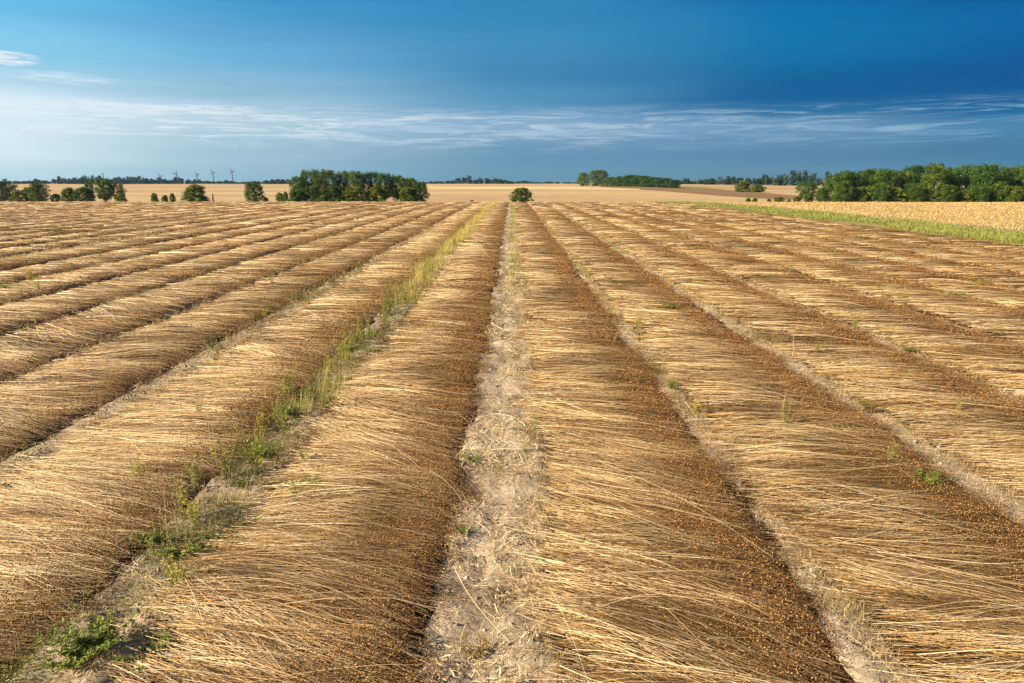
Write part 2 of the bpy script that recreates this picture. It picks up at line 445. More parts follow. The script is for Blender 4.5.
# draped field patches
def patch(name, lo, hi, mat, dz=.04, n=60, m=16):
    """lo, hi : lists of (px, py) for the near and far boundary"""
    L = [hit(*p, y0=90) for p in lo]; Hh = [hit(*p, y0=90) for p in hi]
    tl = np.linspace(0, 1, len(L)); th_ = np.linspace(0, 1, len(Hh)); t = np.linspace(0, 1, n)
    a = np.stack([np.interp(t, tl, [q[i] for q in L]) for i in (0, 1)], -1)
    b = np.stack([np.interp(t, th_, [q[i] for q in Hh]) for i in (0, 1)], -1)
    s = np.linspace(0, 1, m)[:, None, None]
    G = a[None]*(1-s)+b[None]*s
    Z = terr(G[..., 0], G[..., 1])+dz
    V = np.concatenate([G, Z[..., None]], -1).reshape(-1, 3); I = np.arange(len(V)).reshape(m, n)
    Fq = np.stack([I[:-1, :-1], I[:-1, 1:], I[1:, 1:], I[1:, :-1]], -1).reshape(-1, 4)
    return tag(link(name, mesh_np(name, V, Fq, None, True), mat), kind='structure')
patch('ploughed_field', [(600, 187), (660, 191), (710, 195), (760, 198.5), (800, 200)], [(600, 185), (660, 185.6), (710, 188.5), (760, 192.5), (800, 196)], M_PLOUGH)
patch('pale_crop_strip', [(425, 188.6), (520, 189.5), (600, 189.8), (640, 190)], [(425, 186.2), (520, 186.6), (590, 187.2), (640, 189)], M_CROP, .06)
patch('meadow', [(655, 187), (690, 188.6), (712, 189.4)], [(655, 185.6), (690, 186.6), (712, 188)], M_MEADOW, .09)

# ---------------------------------------------------------------- litter in the lanes
def lane_points(n, lanes, y0, y1, pw=1.):
    li = rng.integers(0, len(lanes), n); la = np.array(lanes)[li]
    x = rng.uniform(la[:, 0], la[:, 1]); y = y0*(y1/y0)**(rng.random(n)**pw)
    return x, y
lanes = [(-.50, .34), (-.46, .26), (-.42, .24), (0, .3), (-1.88, -1.30), (1.2, 1.5), (2.5, 2.9), (3.9, 4.25), (-3.25, -2.65), (-3.2, -2.7), (-4.5, -4.1), (-5.85, -5.4), (-7.15, -6.85), (5.25, 5.6), (6.6, 6.95)]
def litter(n, lanes, y0, y1, lmin, lmax, wd, tilt=.15):
    x, y = lane_points(n, lanes, y0, y1)
    kp = np.clip(.45+1.9*fbm(x/.17, y/.22, 120, 3), .04, 1) > rng.random(n); x, y = x[kp], y[kp]; n = len(x)
    d = np.hypot(x, y); f = np.maximum(1, d/3.5)
    a = rng.uniform(0, 2*PI, n); L = rng.uniform(lmin, lmax, n)*f**.4
    k = 4; t = np.linspace(-.5, .5, k)[None]
    b = rng.normal(0, .18, n)[:, None]*L[:, None]
    X = x[:, None]+L[:, None]*np.cos(a)[:, None]*t-np.sin(a)[:, None]*b*(t*t*4)
    Y = y[:, None]+L[:, None]*np.sin(a)[:, None]*t+np.cos(a)[:, None]*b*(t*t*4)
    Z = ground_z(X, Y)+.004+rng.uniform(0, .02, n)[:, None]+rng.normal(0, tilt, n)[:, None]*L[:, None]*(t+.2)
    Z = np.maximum(Z, ground_z(X, Y)+.003)
    r = rng.random((n, 1, 1))
    col = TAN+(PALE*1.05-TAN)*r+0*X[..., None]
    br = (rng.random(n) < .15)[:, None, None]; col = np.where(br, col*.55, col)
    return ribbons(np.stack([X, Y, Z], -1), wd*f**.8*rng.uniform(.6, 1.4, n), col, roof=False, taper=.7)
V, Fq, Cc = join([litter(32000, lanes, 1.6, 30, .02, .09, .0022), litter(5000, lanes, 1.6, 26, .1, .34, .0022, .08), litter(9000, [(-.42, .25)], 1.6, 14, .015, .05, .004)])
tag(link('straw_litter', mesh_np('straw_litter', V, Fq, Cc, True), M_STRAW), 'broken pale straw and chaff strewn on the bare soil of the lanes', 'litter', kind='stuff')

def tufts(n, lanes, y0, y1, hmin, hmax, nb, wd, cols, spread=.03, lean=.5, dens=None, pw=.8, clump=None):
    """many little grass tufts: n tufts of nb blades"""
    x, y = lane_points(n, lanes, y0, y1, pw)
    if clump is not None:
        keep = clump(x, y) > rng.random(n); x, y = x[keep], y[keep]; n = len(x)
    x = np.repeat(x, nb); y = np.repeat(y, nb); m = n*nb
    hs = np.repeat(rng.uniform(hmin, hmax, n), nb)*rng.uniform(.5, 1.1, m)
    tone = np.repeat(rng.random(n), nb)
    d = np.hypot(x, y); f = np.maximum(1, d/4)
    x = x+rng.normal(0, spread, m); y = y+rng.normal(0, spread, m)
    a = rng.uniform(0, 2*PI, m); ln = np.abs(rng.normal(0, lean, m))
    k = 5; t = np.linspace(0, 1, k)[None]
    X = x[:, None]+np.cos(a)[:, None]*(ln*hs)[:, None]*t**1.8; Y = y[:, None]+np.sin(a)[:, None]*(ln*hs)[:, None]*t**1.8
    Z = ground_z(x, y)[:, None]-.004+hs[:, None]*t*(1-.22*ln[:, None]*t)
    c0, c1 = np.array(cols[0]), np.array(cols[1])
    col = c0+(c1-c0)*np.clip(tone+rng.normal(0, .2, m), 0, 1)[:, None, None]+0*X[..., None]
    if len(cols) > 2: col = col+(np.array(cols[2])-col)*(sm(.5, 1, t)*.7)[..., None]
    side = np.stack([-np.sin(a), np.cos(a), 0*a], -1)[:, None, :]
    nrm = np.cross(side, np.array([0, 0, 1.]))
    return ribbons(np.stack([X, Y, Z], -1), wd*f**.8*rng.uniform(.6, 1.3, m), np.clip(col, 0, 1), side=nrm, roof=False, taper=.15)
GAPS = [(-1.86, -1.34), (-3.2, -2.7), (-4.42, -4.12), (-5.82, -5.42), (-7.15, -6.85), (1.24, 1.46), (2.58, 2.85), (3.95, 4.2), (5.3, 5.56), (6.66, 6.95), (.08, .24), (-.15, .2), (-8.7, -8.3), (-11.5, -10.9), (-14.5, -14.)]
dp = ((.42, .31, .16), (.72, .57, .33))
V, Fq, Cc = join([
    tufts(2600, GAPS, 2, 45, .03, .09, 12, .0022, dp, .03, .9, pw=.75),
    tufts(1000, [(-3.0, -2.7), (-1.9, -1.35), (-2.95, -2.65)], 2.0, 40, .05, .17, 16, .0022, dp, .04, .7, pw=.7, clump=lambda x, y: np.clip(.3+1.6*fbm(x/.3, y/.5, 98, 3), 0, 1)),
    tufts(1300, [(-.42, .3), (-.2, .3), (.05, .32)], 1.8, 18, .012, .04, 16, .0022, dp, .04, 1.8, pw=.8, clump=lambda x, y: np.clip(.3+1.6*fbm(x/.2, y/.15, 99, 3), 0, 1)),
    tufts(1300, [(1.30, 1.50), (2.66, 2.88), (.12, .3)], 2, 30, .02, .06, 16, .0024, dp, .05, 1.3, pw=.8)])
tag(link('dry_grass', mesh_np('dry_grass', V, Fq, Cc, True), M_DRY), 'dry bleached grass and weeds growing in the furrows between the windrows', 'dry grass', kind='stuff')
edges = [(a-.10, a+.12) for a, b in ALL if -13 < a < 14]
near_e = [(a-.08, a+.16) for a, b in ALL if -3 < a < 5]
gd = ((.34, .20, .07), (.80, .58, .26))
V, Fq, Cc = join([tufts(3800, near_e, 1.7, 16, .02, .055, 16, .0020, gd, .055, 2.2, pw=.85, clump=lambda x, y: np.clip(.55+1.5*fbm(x/.2, y/.3, 111, 3), 0, 1)),
    tufts(5200, edges, 5, 50, .02, .06, 9, .0022, gd, .06, 2.0, pw=.75, clump=lambda x, y: np.clip(.5+1.5*fbm(x/.3, y/.6, 112, 3), 0, 1))])
V[:, 2] += .012
tag(link('dry_chaff', mesh_np('dry_chaff', V, Fq, Cc, True), M_DRY), 'golden dry chaff and thin grass fringing the root ends of the windrows', 'chaff', kind='stuff')
# yellow green ground weeds along the furrows
cl = lambda x, y: np.clip(.35+1.3*fbm(x/.5, y/1.1, 91, 2), 0, 1)
yg = ((.20, .22, .05), (.46, .42, .11), (.52, .42, .16))
V, Fq, Cc = join([
    tufts(5600, [(-1.94, -1.30), (-1.75, -1.36)], 4.0, 64, .05, .22, 12, .0026, ((.34, .29, .055), (.74, .60, .16), (.80, .62, .26)), .08, .6, pw=.58, clump=lambda x, y: np.clip(.05+.5*sm(8, 25, y)+2.3*fbm(x/.25, y/.9, 93, 3), 0, 1)),
    tufts(2600, [(-1.86, -1.30)], 1.8, 8, .02, .08, 18, .0024, ((.08, .11, .02), (.32, .32, .07)), .05, 1.1, pw=.8, clump=lambda x, y: np.clip(.25+1.8*fbm(x/.3, y/.4, 97, 3), 0, 1)),
    tufts(900, [(-.1, .16)], 6, 55, .05, .13, 10, .003, yg, .05, .5, pw=.6, clump=cl),
    tufts(500, [(1.28, 1.46)], 5, 40, .04, .12, 10, .003, yg, .04, .5, pw=.7, clump=cl),
    tufts(1100, [(-11.58, -11.18)], 12, 50, .04, .1, 10, .004, dp, .05, 1.0, pw=.8),
    tufts(2600, [(-3.1, -2.75), (-4.4, -4.15), (-5.8, -5.5), (2.6, 2.8), (-7.1, -6.9), (-8.6, -8.4), (-11.4, -11), (-20, -19.7)], 4, 50, .04, .12, 9, .003, yg, .04, .5, pw=.6, clump=cl)])
tag(link('weedy_grass', mesh_np('weedy_grass', V, Fq, Cc, True), M_LEAF), 'yellow green weedy grass growing along the furrows', 'weeds', kind='stuff')
# verge grass
V, Fq, Cc = join([tufts(11000, [(13.35, 17.4), (14, 17.4), (14, 17.2)], 14, 72, .04, .17, 9, .006, ((.12, .18, .025), (.38, .40, .08), (.55, .46, .18)), .12, .8, pw=.9, clump=lambda x, y: np.clip(.55+1.7*fbm(x/1.2, y/2.5, 95, 3)-.6*sm(16., 17.2, x)-.35*(1-sm(13.4, 14.4, x)), 0, 1))])
tag(link('verge_grass', mesh_np('verge_grass', V, Fq, Cc, True), M_LEAF), 'yellow green grass strip along the right edge of the flax field', 'grass', kind='stuff')
V, Fq, Cc = join([tufts(26000, [(17.9, 40), (17.9, 75)], 14, 74, .04, .11, 5, .007, ((.46, .32, .13), (.70, .52, .25)), .3, 1.6, pw=.95)])
tag(link('stubble', mesh_np('stubble', V, Fq, Cc, True), M_DRY), 'short pale gold stubble standing beyond the grass strip', 'stubble', kind='stuff')

# low leafy ground weeds and dead brown plants filling the left furrow
def low_leaves(n, la, y0, y1, c0, c1, sz, h, seed):
    g = np.random.default_rng(seed)
    cx, cy = lane_points(n, la, y0, y1, .8)
    keep = np.clip(.45+1.6*fbm(cx/.3, cy/.5, 101+seed, 2), 0, 1) > g.random(n); cx, cy = cx[keep], cy[keep]; n = len(cx)
    per = 26; m = n*per; X = np.repeat(cx, per)+g.normal(0, .045, m); Y = np.repeat(cy, per)+g.normal(0, .05, m)
    Z = ground_z(X, Y)+np.abs(g.normal(0, h, m))+.004
    P = np.stack([X, Y, Z], -1); D = g.normal(0, 1, (m, 3)); D[:, 2] = D[:, 2]*.45+.2; D /= np.linalg.norm(D, axis=1, keepdims=True)
    S = np.cross(D, np.array([0, 0, 1.])); S /= np.linalg.norm(S, axis=1, keepdims=True)+1e-6; Nn = np.cross(S, D)
    f = (np.maximum(1, np.hypot(X, Y)/4)**.7*g.uniform(.5, 1.4, m)*sz)[:, None]
    V = np.stack([P, P+D*f*.5+S*f*.26+Nn*f*.08, P+D*f, P+D*f*.5-S*f*.26+Nn*f*.08], 1).reshape(-1, 3)
    t = np.clip(np.repeat(g.random(n), per)*.7+g.random(m)*.5, 0, 1)[:, None]
    return V, np.arange(m*4).reshape(m, 4), np.repeat(np.array(c0)+(np.array(c1)-np.array(c0))*t, 4, 0)
V, Fq, Cc = join([
    low_leaves(420, [(-1.84, -1.36)], 1.7, 14, (.07, .11, .02), (.34, .36, .07), .020, .035, 1),
    low_leaves(420, [(-1.88, -1.30)], 1.7, 16, (.12, .07, .03), (.38, .24, .10), .017, .03, 2),
    low_leaves(200, [(-3.15, -2.8), (-3.15, -2.95)], 2.6, 16, (.10, .11, .03), (.34, .30, .08), .020, .04, 3),
    low_leaves(1000, [(-3.15, -2.78), (-4.4, -4.2), (-5.8, -5.6)], 2.6, 26, (.14, .085, .035), (.42, .29, .13), .018, .035, 5),
    low_leaves(160, [(1.26, 1.42), (-.44, .2), (2.6, 2.78)], 2, 14, (.12, .14, .03), (.40, .36, .09), .014, .012, 4)])
tag(link('ground_weeds', mesh_np('ground_weeds', V, Fq, Cc, False), M_LEAF), 'low green and withered brown weeds creeping along the furrows', 'weeds', kind='stuff')

# pebbles and clods in the lane
n = 2200
x, y = lane_points(n, [(-.45, .22), (-1.8, -1.4), (1.25, 1.45), (2.6, 2.8), (-3.1, -2.8)], 1.8, 12)
p = np.stack([x, y, ground_z(x, y)+.003], -1); rr = .003+.011*rng.random(n)**4
g = rng.uniform(.22, .52, (n, 1))*np.array([1, .88, .72])
V, Fq, Cc = blobs(p, rr, g); V = V+rng.normal(0, .0012, V.shape)
tag(link('pebbles', mesh_np('pebbles', V, Fq, Cc, True), attr_mat('pebble', .85, .1)), 'small pale stones and clods lying in the bare lane', 'pebbles', kind='stuff')

# ---------------------------------------------------------------- single weeds
def leafy(h, spread, nst, nl, ls, cols, seed):
    g = np.random.default_rng(seed)
    P, Lp, Ld, Lc = [], [], [], []
    k = 6; t = np.linspace(0, 1, k)
    for i in range(nst):
        a = g.uniform(0, 2*PI); r = spread*g.uniform(.2, 1); hh = h*g.uniform(.45, 1)
        c = np.stack([np.cos(a)*r*t**1.3, np.sin(a)*r*t**1.3, hh*t*(1-.2*t)-.006], -1)+np.array([*g.normal(0, .012, 2), 0])
        P.append(c)
        for j in range(nl):
            s = g.uniform(.15, 1); q = np.array([np.interp(s, t, c[:, m]) for m in range(3)])
            Lp.append(q); b = g.uniform(0, 2*PI); Ld.append((np.cos(b), np.sin(b), g.uniform(-.3, .8)))
            Lc.append(np.array(cols[0])+(np.array(cols[1])-np.array(cols[0]))*g.random())
    P = np.array(P); sc = np.full((nst, k, 3), 1.)*np.array([.22, .22, .08])
    st = ribbons(P, np.full(nst, .0032), sc, roof=True, taper=.4)
    Lp = np.array(Lp); Ld = np.array(Ld); Ld /= np.linalg.norm(Ld, axis=1, keepdims=True); m = len(Lp)
    sz = ls*g.uniform(.6, 1.3, m)[:, None]
    S = np.cross(Ld, np.array([0, 0, 1.])); S /= np.linalg.norm(S, axis=1, keepdims=True); Nn = np.cross(S, Ld)
    V = np.stack([Lp, Lp+Ld*sz*.5+S*sz*.28+Nn*sz*.06, Lp+Ld*sz-Nn*sz*.12, Lp+Ld*sz*.5-S*sz*.28+Nn*sz*.06], 1)
    Fl = np.arange(m*4).reshape(m, 4)
    return st, (V.reshape(-1, 3), Fl, np.repeat(np.array(Lc), 4, 0))
gG = ((.09, .14, .02), (.34, .38, .07)); gY = ((.30, .33, .04), (.66, .54, .08)); gR = ((.22, .17, .05), (.50, .30, .08))
wv = {}
def weed_meshes(kind, v):
    key = (kind, v)
    if key in wv: return wv[key]
    sd = abs(hash((len(kind)*31+v*7)))
    if kind == 'green': st, lf = leafy(.13, .17, 26, 22, .019, gG, sd)
    elif kind == 'yellow': st, lf = leafy(.26, .08, 8, 26, .018, gY, sd)
    elif kind == 'tall': st, lf = leafy(.34, .09, 11, 20, .016, ((.25, .27, .05), (.52, .46, .12)), sd)
    else: st, lf = leafy(.12, .14, 14, 18, .015, gR, sd)
    a = mesh_np('weed_stems', *st, True); b = mesh_np('weed_leaves', *lf, False)
    a.materials.append(M_LEAF); b.materials.append(M_LEAF)
    wv[key] = (a, b); return wv[key]
def weed(kind, v, px, py, s, label, group=None):
    X, Y = hit(px, py, .8, 70)
    o = link('leafy_weed', None, None); o.empty_display_size = .1
    o.location = (X, Y, float(ground_z(X, Y))); o.rotation_euler = (0, 0, v*1.7+px); o.scale = (s, s, s)
    a, b = weed_meshes(kind, v % 4)
    link('stem', a, None, o); link('leaves', b, None, o)
    tag(o, label, 'weed', group); return o
W = 'weeds growing in the furrow left of the lane'
weed('green', 0, 155, 540, 1.05, 'bushy green weed among thin dry stalks in the left furrow', W)
weed('green', 1, 178, 556, .9, 'green weed mat just right of the bushy weed with dry stalks', W)
weed('yellow', 2, 176, 590, .95, 'yellowing upright weed in front of the thin dry stalks', W)
weed('red', 3, 188, 600, .9, 'reddish orange low weed at the foot of the yellowing one', W)
weed('green', 2, 212, 548, .85, 'pale green weed right of the thin dry stalks, on the windrow edge', W)
weed('green', 3, 100, 655, 1.15, 'largest dark green weed at the bottom left corner of the furrow', W)
weed('green', 0, 76, 668, 1.0, 'low green weed at the bottom left on the dark seed edge', W)
weed('yellow', 1, 112, 645, .7, 'small weed with one yellow top rising from the bottom left weeds', W)
weed('green', 1, 150, 662, .9, 'spreading dull green weed right of the largest bottom left weed', W)
weed('green', 3, 240, 533, .8, 'small pale green weed on the windrow right of the left furrow', W)
weed('yellow', 0, 333, 372, 1.0, 'bright yellow green weed where the left furrow turns lush', W)
weed('yellow', 3, 348, 362, .9, 'yellow green weed just right of the brightest one', W)
weed('tall', 0, 323, 412, 1.0, 'tall single yellow green weed standing before the lush patch', W)
weed('green', 2, 290, 415, 1.0, 'green weed in the dark furrow below the lush patch', W)
weed('green', 0, 262, 455, .9, 'green weed low in the dark furrow left of centre', W)
weed('green', 1, 300, 398, .9, 'green weed between the dark furrow and the lush patch', W)
weed('green', 3, 240, 485, .75, 'small green weed deep in the dark part of the left furrow', W)
weed('tall', 1, 362, 345, 1.0, 'feathery tall weed in the lush part of the left furrow', W)
weed('tall', 2, 385, 325, 1.0, 'feathery yellow weed further up the left furrow', W)
weed('tall', 3, 405, 303, 1.0, 'tall pale weed up the left furrow before it narrows', W)
weed('tall', 0, 428, 280, 1.0, 'furthest tall yellow weed clump of the left furrow', W)
W2 = 'small weeds in and beside the bare lane'
weed('green', 2, 474, 463, .55, 'small green weed at the left edge of the bare lane', W2)
weed('yellow', 1, 524, 455, .45, 'small yellow green sprout in the middle of the bare lane', W2)
weed('green', 0, 463, 538, .42, 'tiny bright green tuft at the left edge of the bare lane', W2)
weed('yellow', 3, 559, 566, .38, 'small upright green sprout at the right edge of the bare lane', W2)
weed('green', 1, 396, 676, .45, 'little green seedling at the bottom edge on the dark seeds', W2)
weed('red', 1, 478, 655, .7, 'orange brown dying weed low in the bare lane', W2)
weed('yellow', 2, 500, 478, .45, 'tiny green sprout in the lane below two others', W2)
weed('green', 3, 762, 660, .5, 'tiny green weed on the right windrow near the bottom edge', W2)
weed('green', 2, 689, 600, .4, 'tiny green tuft on the seed edge near the dark furrow', W2)
weed('yellow', 0, 693, 418, .8, 'bright yellow green weed in the furrow right of the lane', 'weeds right of the lane')
weed('green', 1, 672, 392, .7, 'green weed in the right furrow behind the brightest one', 'weeds right of the lane')
weed('green', 2, 656, 374, .6, 'dark green weed further up the right furrow', 'weeds right of the lane')
weed('yellow', 3, 733, 447, .6, 'small bright weed in the right furrow, nearest the camera', 'weeds right of the lane')
weed('green', 0, 612, 318, .8, 'weed far up the furrow right of the lane', 'weeds right of the lane')
weed('green', 3, 795, 378, .8, 'green weed in the second furrow right of the lane', 'weeds right of the lane')
weed('green', 0, 865, 405, .6, 'small sprig in the second furrow, right of the other weed', 'weeds right of the lane')
weed('green', 1, 952, 298, 1.5, 'bushy pale green weed on the right side of the field', 'weeds on the right windrows')
weed('green', 2, 978, 284, 1.4, 'furthest right bushy weed, above the other', 'weeds on the right windrows')
weed('yellow', 0, 902, 302, 1.2, 'upright yellow green weed left of the bushy right weed', 'weeds on the right windrows')
weed('tall', 1, 882, 300, .9, 'slim weed leftmost of the four on the right windrows', 'weeds on the right windrows')
weed('yellow', 1, 32, 282, 1.9, 'tall bright yellow weed at the far left of the field', 'weeds on the left windrows')
weed('yellow', 2, 40, 292, 1.4, 'shorter yellow weed just below the tall far left one', 'weeds on the left windrows')
weed('green', 3, 3, 290, 1.6, 'green weed cut by the left edge of the picture', 'weeds on the left windrows')
weed('yellow', 3, 100, 262, 1.4, 'yellow weed on the left windrows near the trees', 'weeds on the left windrows')
weed('yellow', 2, 194, 240, 1.5, 'small yellow weed far out on the left windrows', 'weeds on the left windrows')
weed('green', 0, 95, 488, .8, 'green weed beside the dark gap left of the palest windrow', 'weeds on the left windrows')
weed('green', 2, 33, 482, .9, 'olive weed at the left beside the dark gap', 'weeds on the left windrows')
weed('tall', 3, 215, 364, .8, 'dull weed in the gap left of the palest windrow', 'weeds on the left windrows')
weed('yellow', 1, 265, 318, 1., 'yellow weed on the brown windrow left of the palest one', 'weeds on the left windrows')

g_ = np.random.default_rng(77)
for i in range(38):
    Yp = 3.1*(28/3.1)**(i/37.)*g_.uniform(.95, 1.05); Xp = -1.62+g_.uniform(-.2, .2)
    o = link('leafy_weed', None, None); o.location = (Xp, Yp, float(ground_z(Xp, Yp))); o.rotation_euler = (0, 0, i*1.9); s_ = g_.uniform(.8, 1.4); o.scale = (s_, s_, s_)
    a, b = weed_meshes('tall' if i % 3 else 'yellow', i % 4); link('stem', a, None, o); link('leaves', b, None, o)
    tag(o, 'feathery yellow green weed in the long weedy strip left of the lane', 'weed', 'feathery weeds of the long left strip')
for i in range(44):
    Yp = float(np.exp(g_.uniform(np.log(3.5), np.log(26)))); Xp = float(g_.uniform(-.7, .7)*Yp); Xp = min(Xp, 13.)
    o = link('weed_sprout', None, None); zt = float(terr(Xp, Yp)); o.rotation_euler = (0, 0, i*1.9); s_ = g_.uniform(.45, .9)*(1+.04*Yp)
    o.location = (Xp, Yp, zt+.02); o.scale = (s_, s_, s_)
    a, b = weed_meshes(['green', 'yellow', 'tall'][i % 3], i % 4); link('stem', a, None, o); link('leaves', b, None, o)
    tag(o, 'small green sprout growing up through the straw', 'weed', 'scattered sprouts in the straw')

# thin dry upright stalks
def dry_stalks(nst, h, seed, lean=.12):
    g = np.random.default_rng(seed); k = 8; t = np.linspace(0, 1, k)[None]
    a = g.uniform(0, 2*PI, nst)[:, None]; r = g.uniform(.2, 1, nst)[:, None]*lean*h; hh = h*g.uniform(.5, 1, nst)[:, None]
    b = g.normal(0, .03*h, nst)[:, None]
    X = g.normal(0, .035, nst)[:, None]+np.cos(a)*r*t**1.5+b*np.sin(t*4); Y = g.normal(0, .035, nst)[:, None]+np.sin(a)*r*t**1.5; Z = hh*t-.01
    c = np.array([.66, .48, .25])*g.uniform(.6, 1.3, (nst, 1, 1))+0*X[..., None]
    st = ribbons(np.stack([X, Y, Z], -1), np.full(nst, .0026), c, roof=True, taper=.5)
    m = nst*14; si = g.integers(0, nst, m); s = g.uniform(.72, 1, m)
    p = np.stack([np.array([np.interp(s[i], t[0], A[si[i]]) for i in range(m)]) for A in (X, Y, Z)], -1)+g.normal(0, .006, (m, 3))
    return st, blobs(p, np.full(m, .0035), np.array([.34, .22, .10])*g.uniform(.6, 1.4, (m, 1)))
ds = {}
def dry(v, px, py, s, label, nst=7, h=.42, grp='dry upright stalks along the furrows'):
    X, Y = hit(px, py, .8, 70)
    if (v, nst) not in ds:
        st, sd = dry_stalks(nst, h, 70+v); a = mesh_np('dry_stems', *st, True); b = mesh_np('dry_heads', *sd, True)
        a.materials.append(M_DRY); b.materials.append(M_SEED); ds[(v, nst)] = (a, b)
    o = link('dry_stalk_clump', None, None); o.location = (X, Y, float(ground_z(X, Y))); o.rotation_euler = (0, 0, px*.7); o.scale = (s, s, s)
    a, b = ds[(v, nst)]; link('stems', a, None, o); tag(link("seed_heads", b, None, o), kind="stuff")
    tag(o, label, 'dry weed', grp)
dry_more = True
dry(0, 176, 545, .95, 'tallest cluster of thin dry brown stalks beside the green weeds', 13)
dry(1, 80, 650, .8, 'two bent dry stems over the dark seed edge at bottom left', 2)
dry(2, 10, 660, .9, 'lone dry stem at the bottom left corner', 2)
dry(3, 218, 475, .9, 'dry stems at the dark bend of the left furrow', 4)
dry(0, 341, 392, .9, 'dry stems before the lush weeds of the left furrow', 7)
dry(1, 310, 425, .7, 'dry stems right of the dark furrow', 4)
dry(2, 292, 345, .8, 'pale dry stalks on the far side of the palest windrow', 7)
dry(3, 200, 325, .8, 'pale dry stalks standing on the brown left windrow', 4)
dry(1, 168, 330, .7, 'short pair of pale stalks on the brown left windrow', 2)
dry(2, 104, 352, .7, 'pale stalks on the left windrow, leftmost pair', 2)
dry(0, 80, 372, .8, 'bleached stalk clump low on the left windrow', 7)
dry(3, 710, 285, .8, 'dry stalks on the right windrow in the middle distance', 4)
dry(0, 722, 310, 1., 'pale dry plant by the second furrow right of the lane', 7)
dry(1, 574, 262, .7, 'fine dry stems by the lane in the distance', 4)
dry(2, 785, 420, .7, 'single reddish dry stem on the second right windrow', 2)
dry(2, 640, 345, .8, 'pale dry stems beside the first right furrow', 4)
dry(3, 48, 430, .8, 'dry stems on the windrow at the left edge', 4)

for i in range(46):
    fx = [-3.0, -4.33, -5.7, -7.05, -1.5, -1.85, 1.38, 2.7, -8.42, -11.4, 4.0][i % 11]+g_.uniform(-.12, .12)
    Yp = float(np.exp(g_.uniform(np.log(max(5, abs(fx)*1.45)), np.log(34)))); v = i % 4; key = (v, 4)
    if key not in ds:
        st, sd = dry_stalks(4, .42, 170+v); a = mesh_np('dry_stems', *st, True); b = mesh_np('dry_heads', *sd, True)
        a.materials.append(M_DRY); b.materials.append(M_SEED); ds[key] = (a, b)
    a, b = ds[key]; s_ = g_.uniform(.55, .95)
    o = link('dry_stalk_clump', None, None); o.location = (fx, Yp, float(ground_z(fx, Yp))); o.rotation_euler = (0, 0, i*1.3); o.scale = (s_*1.5, s_*1.5, s_)
    link('stems', a, None, o); tag(link('seed_heads', b, None, o), kind='stuff')
    tag(o, 'short upright cluster of pale dry stalks in a furrow', 'dry weed', 'pale dry stalks scattered along the furrows')

# long loose stems arching over the windrows
def arc_stem(px0, py0, px1, py1, h, bend, label):
    x0, y0 = hit(px0, py0, .8, 60); x1, y1 = hit(px1, py1, .8, 60)
    k = 18; t = np.linspace(0, 1, k)
    nx, ny = -(y1-y0), (x1-x0)
    X = x0+(x1-x0)*t+nx*bend*np.sin(t*PI); Y = y0+(y1-y0)*t+ny*bend*np.sin(t*PI)
    base = np.maximum(terr(X, Y)+.15, 0); Z = base+h*np.sin(t*PI)
    Z = Z-base+np.interp(t, [0, 1], [base[0], base[-1]])
    V, Fq, Cc = ribbons(np.stack([X, Y, Z], -1)[None], np.array([.0024]), np.full((1, k, 3), 1.)*np.array([.72, .57, .34]), roof=True, taper=.4)
    o = link('loose_stem', mesh_np('loose_stem', V, Fq, Cc, True), M_STRAW)
    tag(o, label, 'stem', 'long loose stems on the windrows')
arc_stem(600, 487, 770, 590, .02, .03, 'long pale stem running diagonally across the right windrow')
arc_stem(585, 572, 650, 573, .01, .01, 'short white horizontal stem left of the long diagonal one')
arc_stem(895, 493, 945, 556, .015, .02, 'pale stem on the far right windrow')
arc_stem(825, 508, 960, 560, .015, -.03, 'thin stem slanting over the second right windrow')
arc_stem(430, 495, 470, 548, .01, .05, 'broken stem lying over the left edge of the lane')
arc_stem(455, 600, 510, 682, .012, -.05, 'stem lying along the middle of the bare lane')
arc_stem(0, 548, 60, 585, .02, .02, 'loose stem at the left edge of the picture')

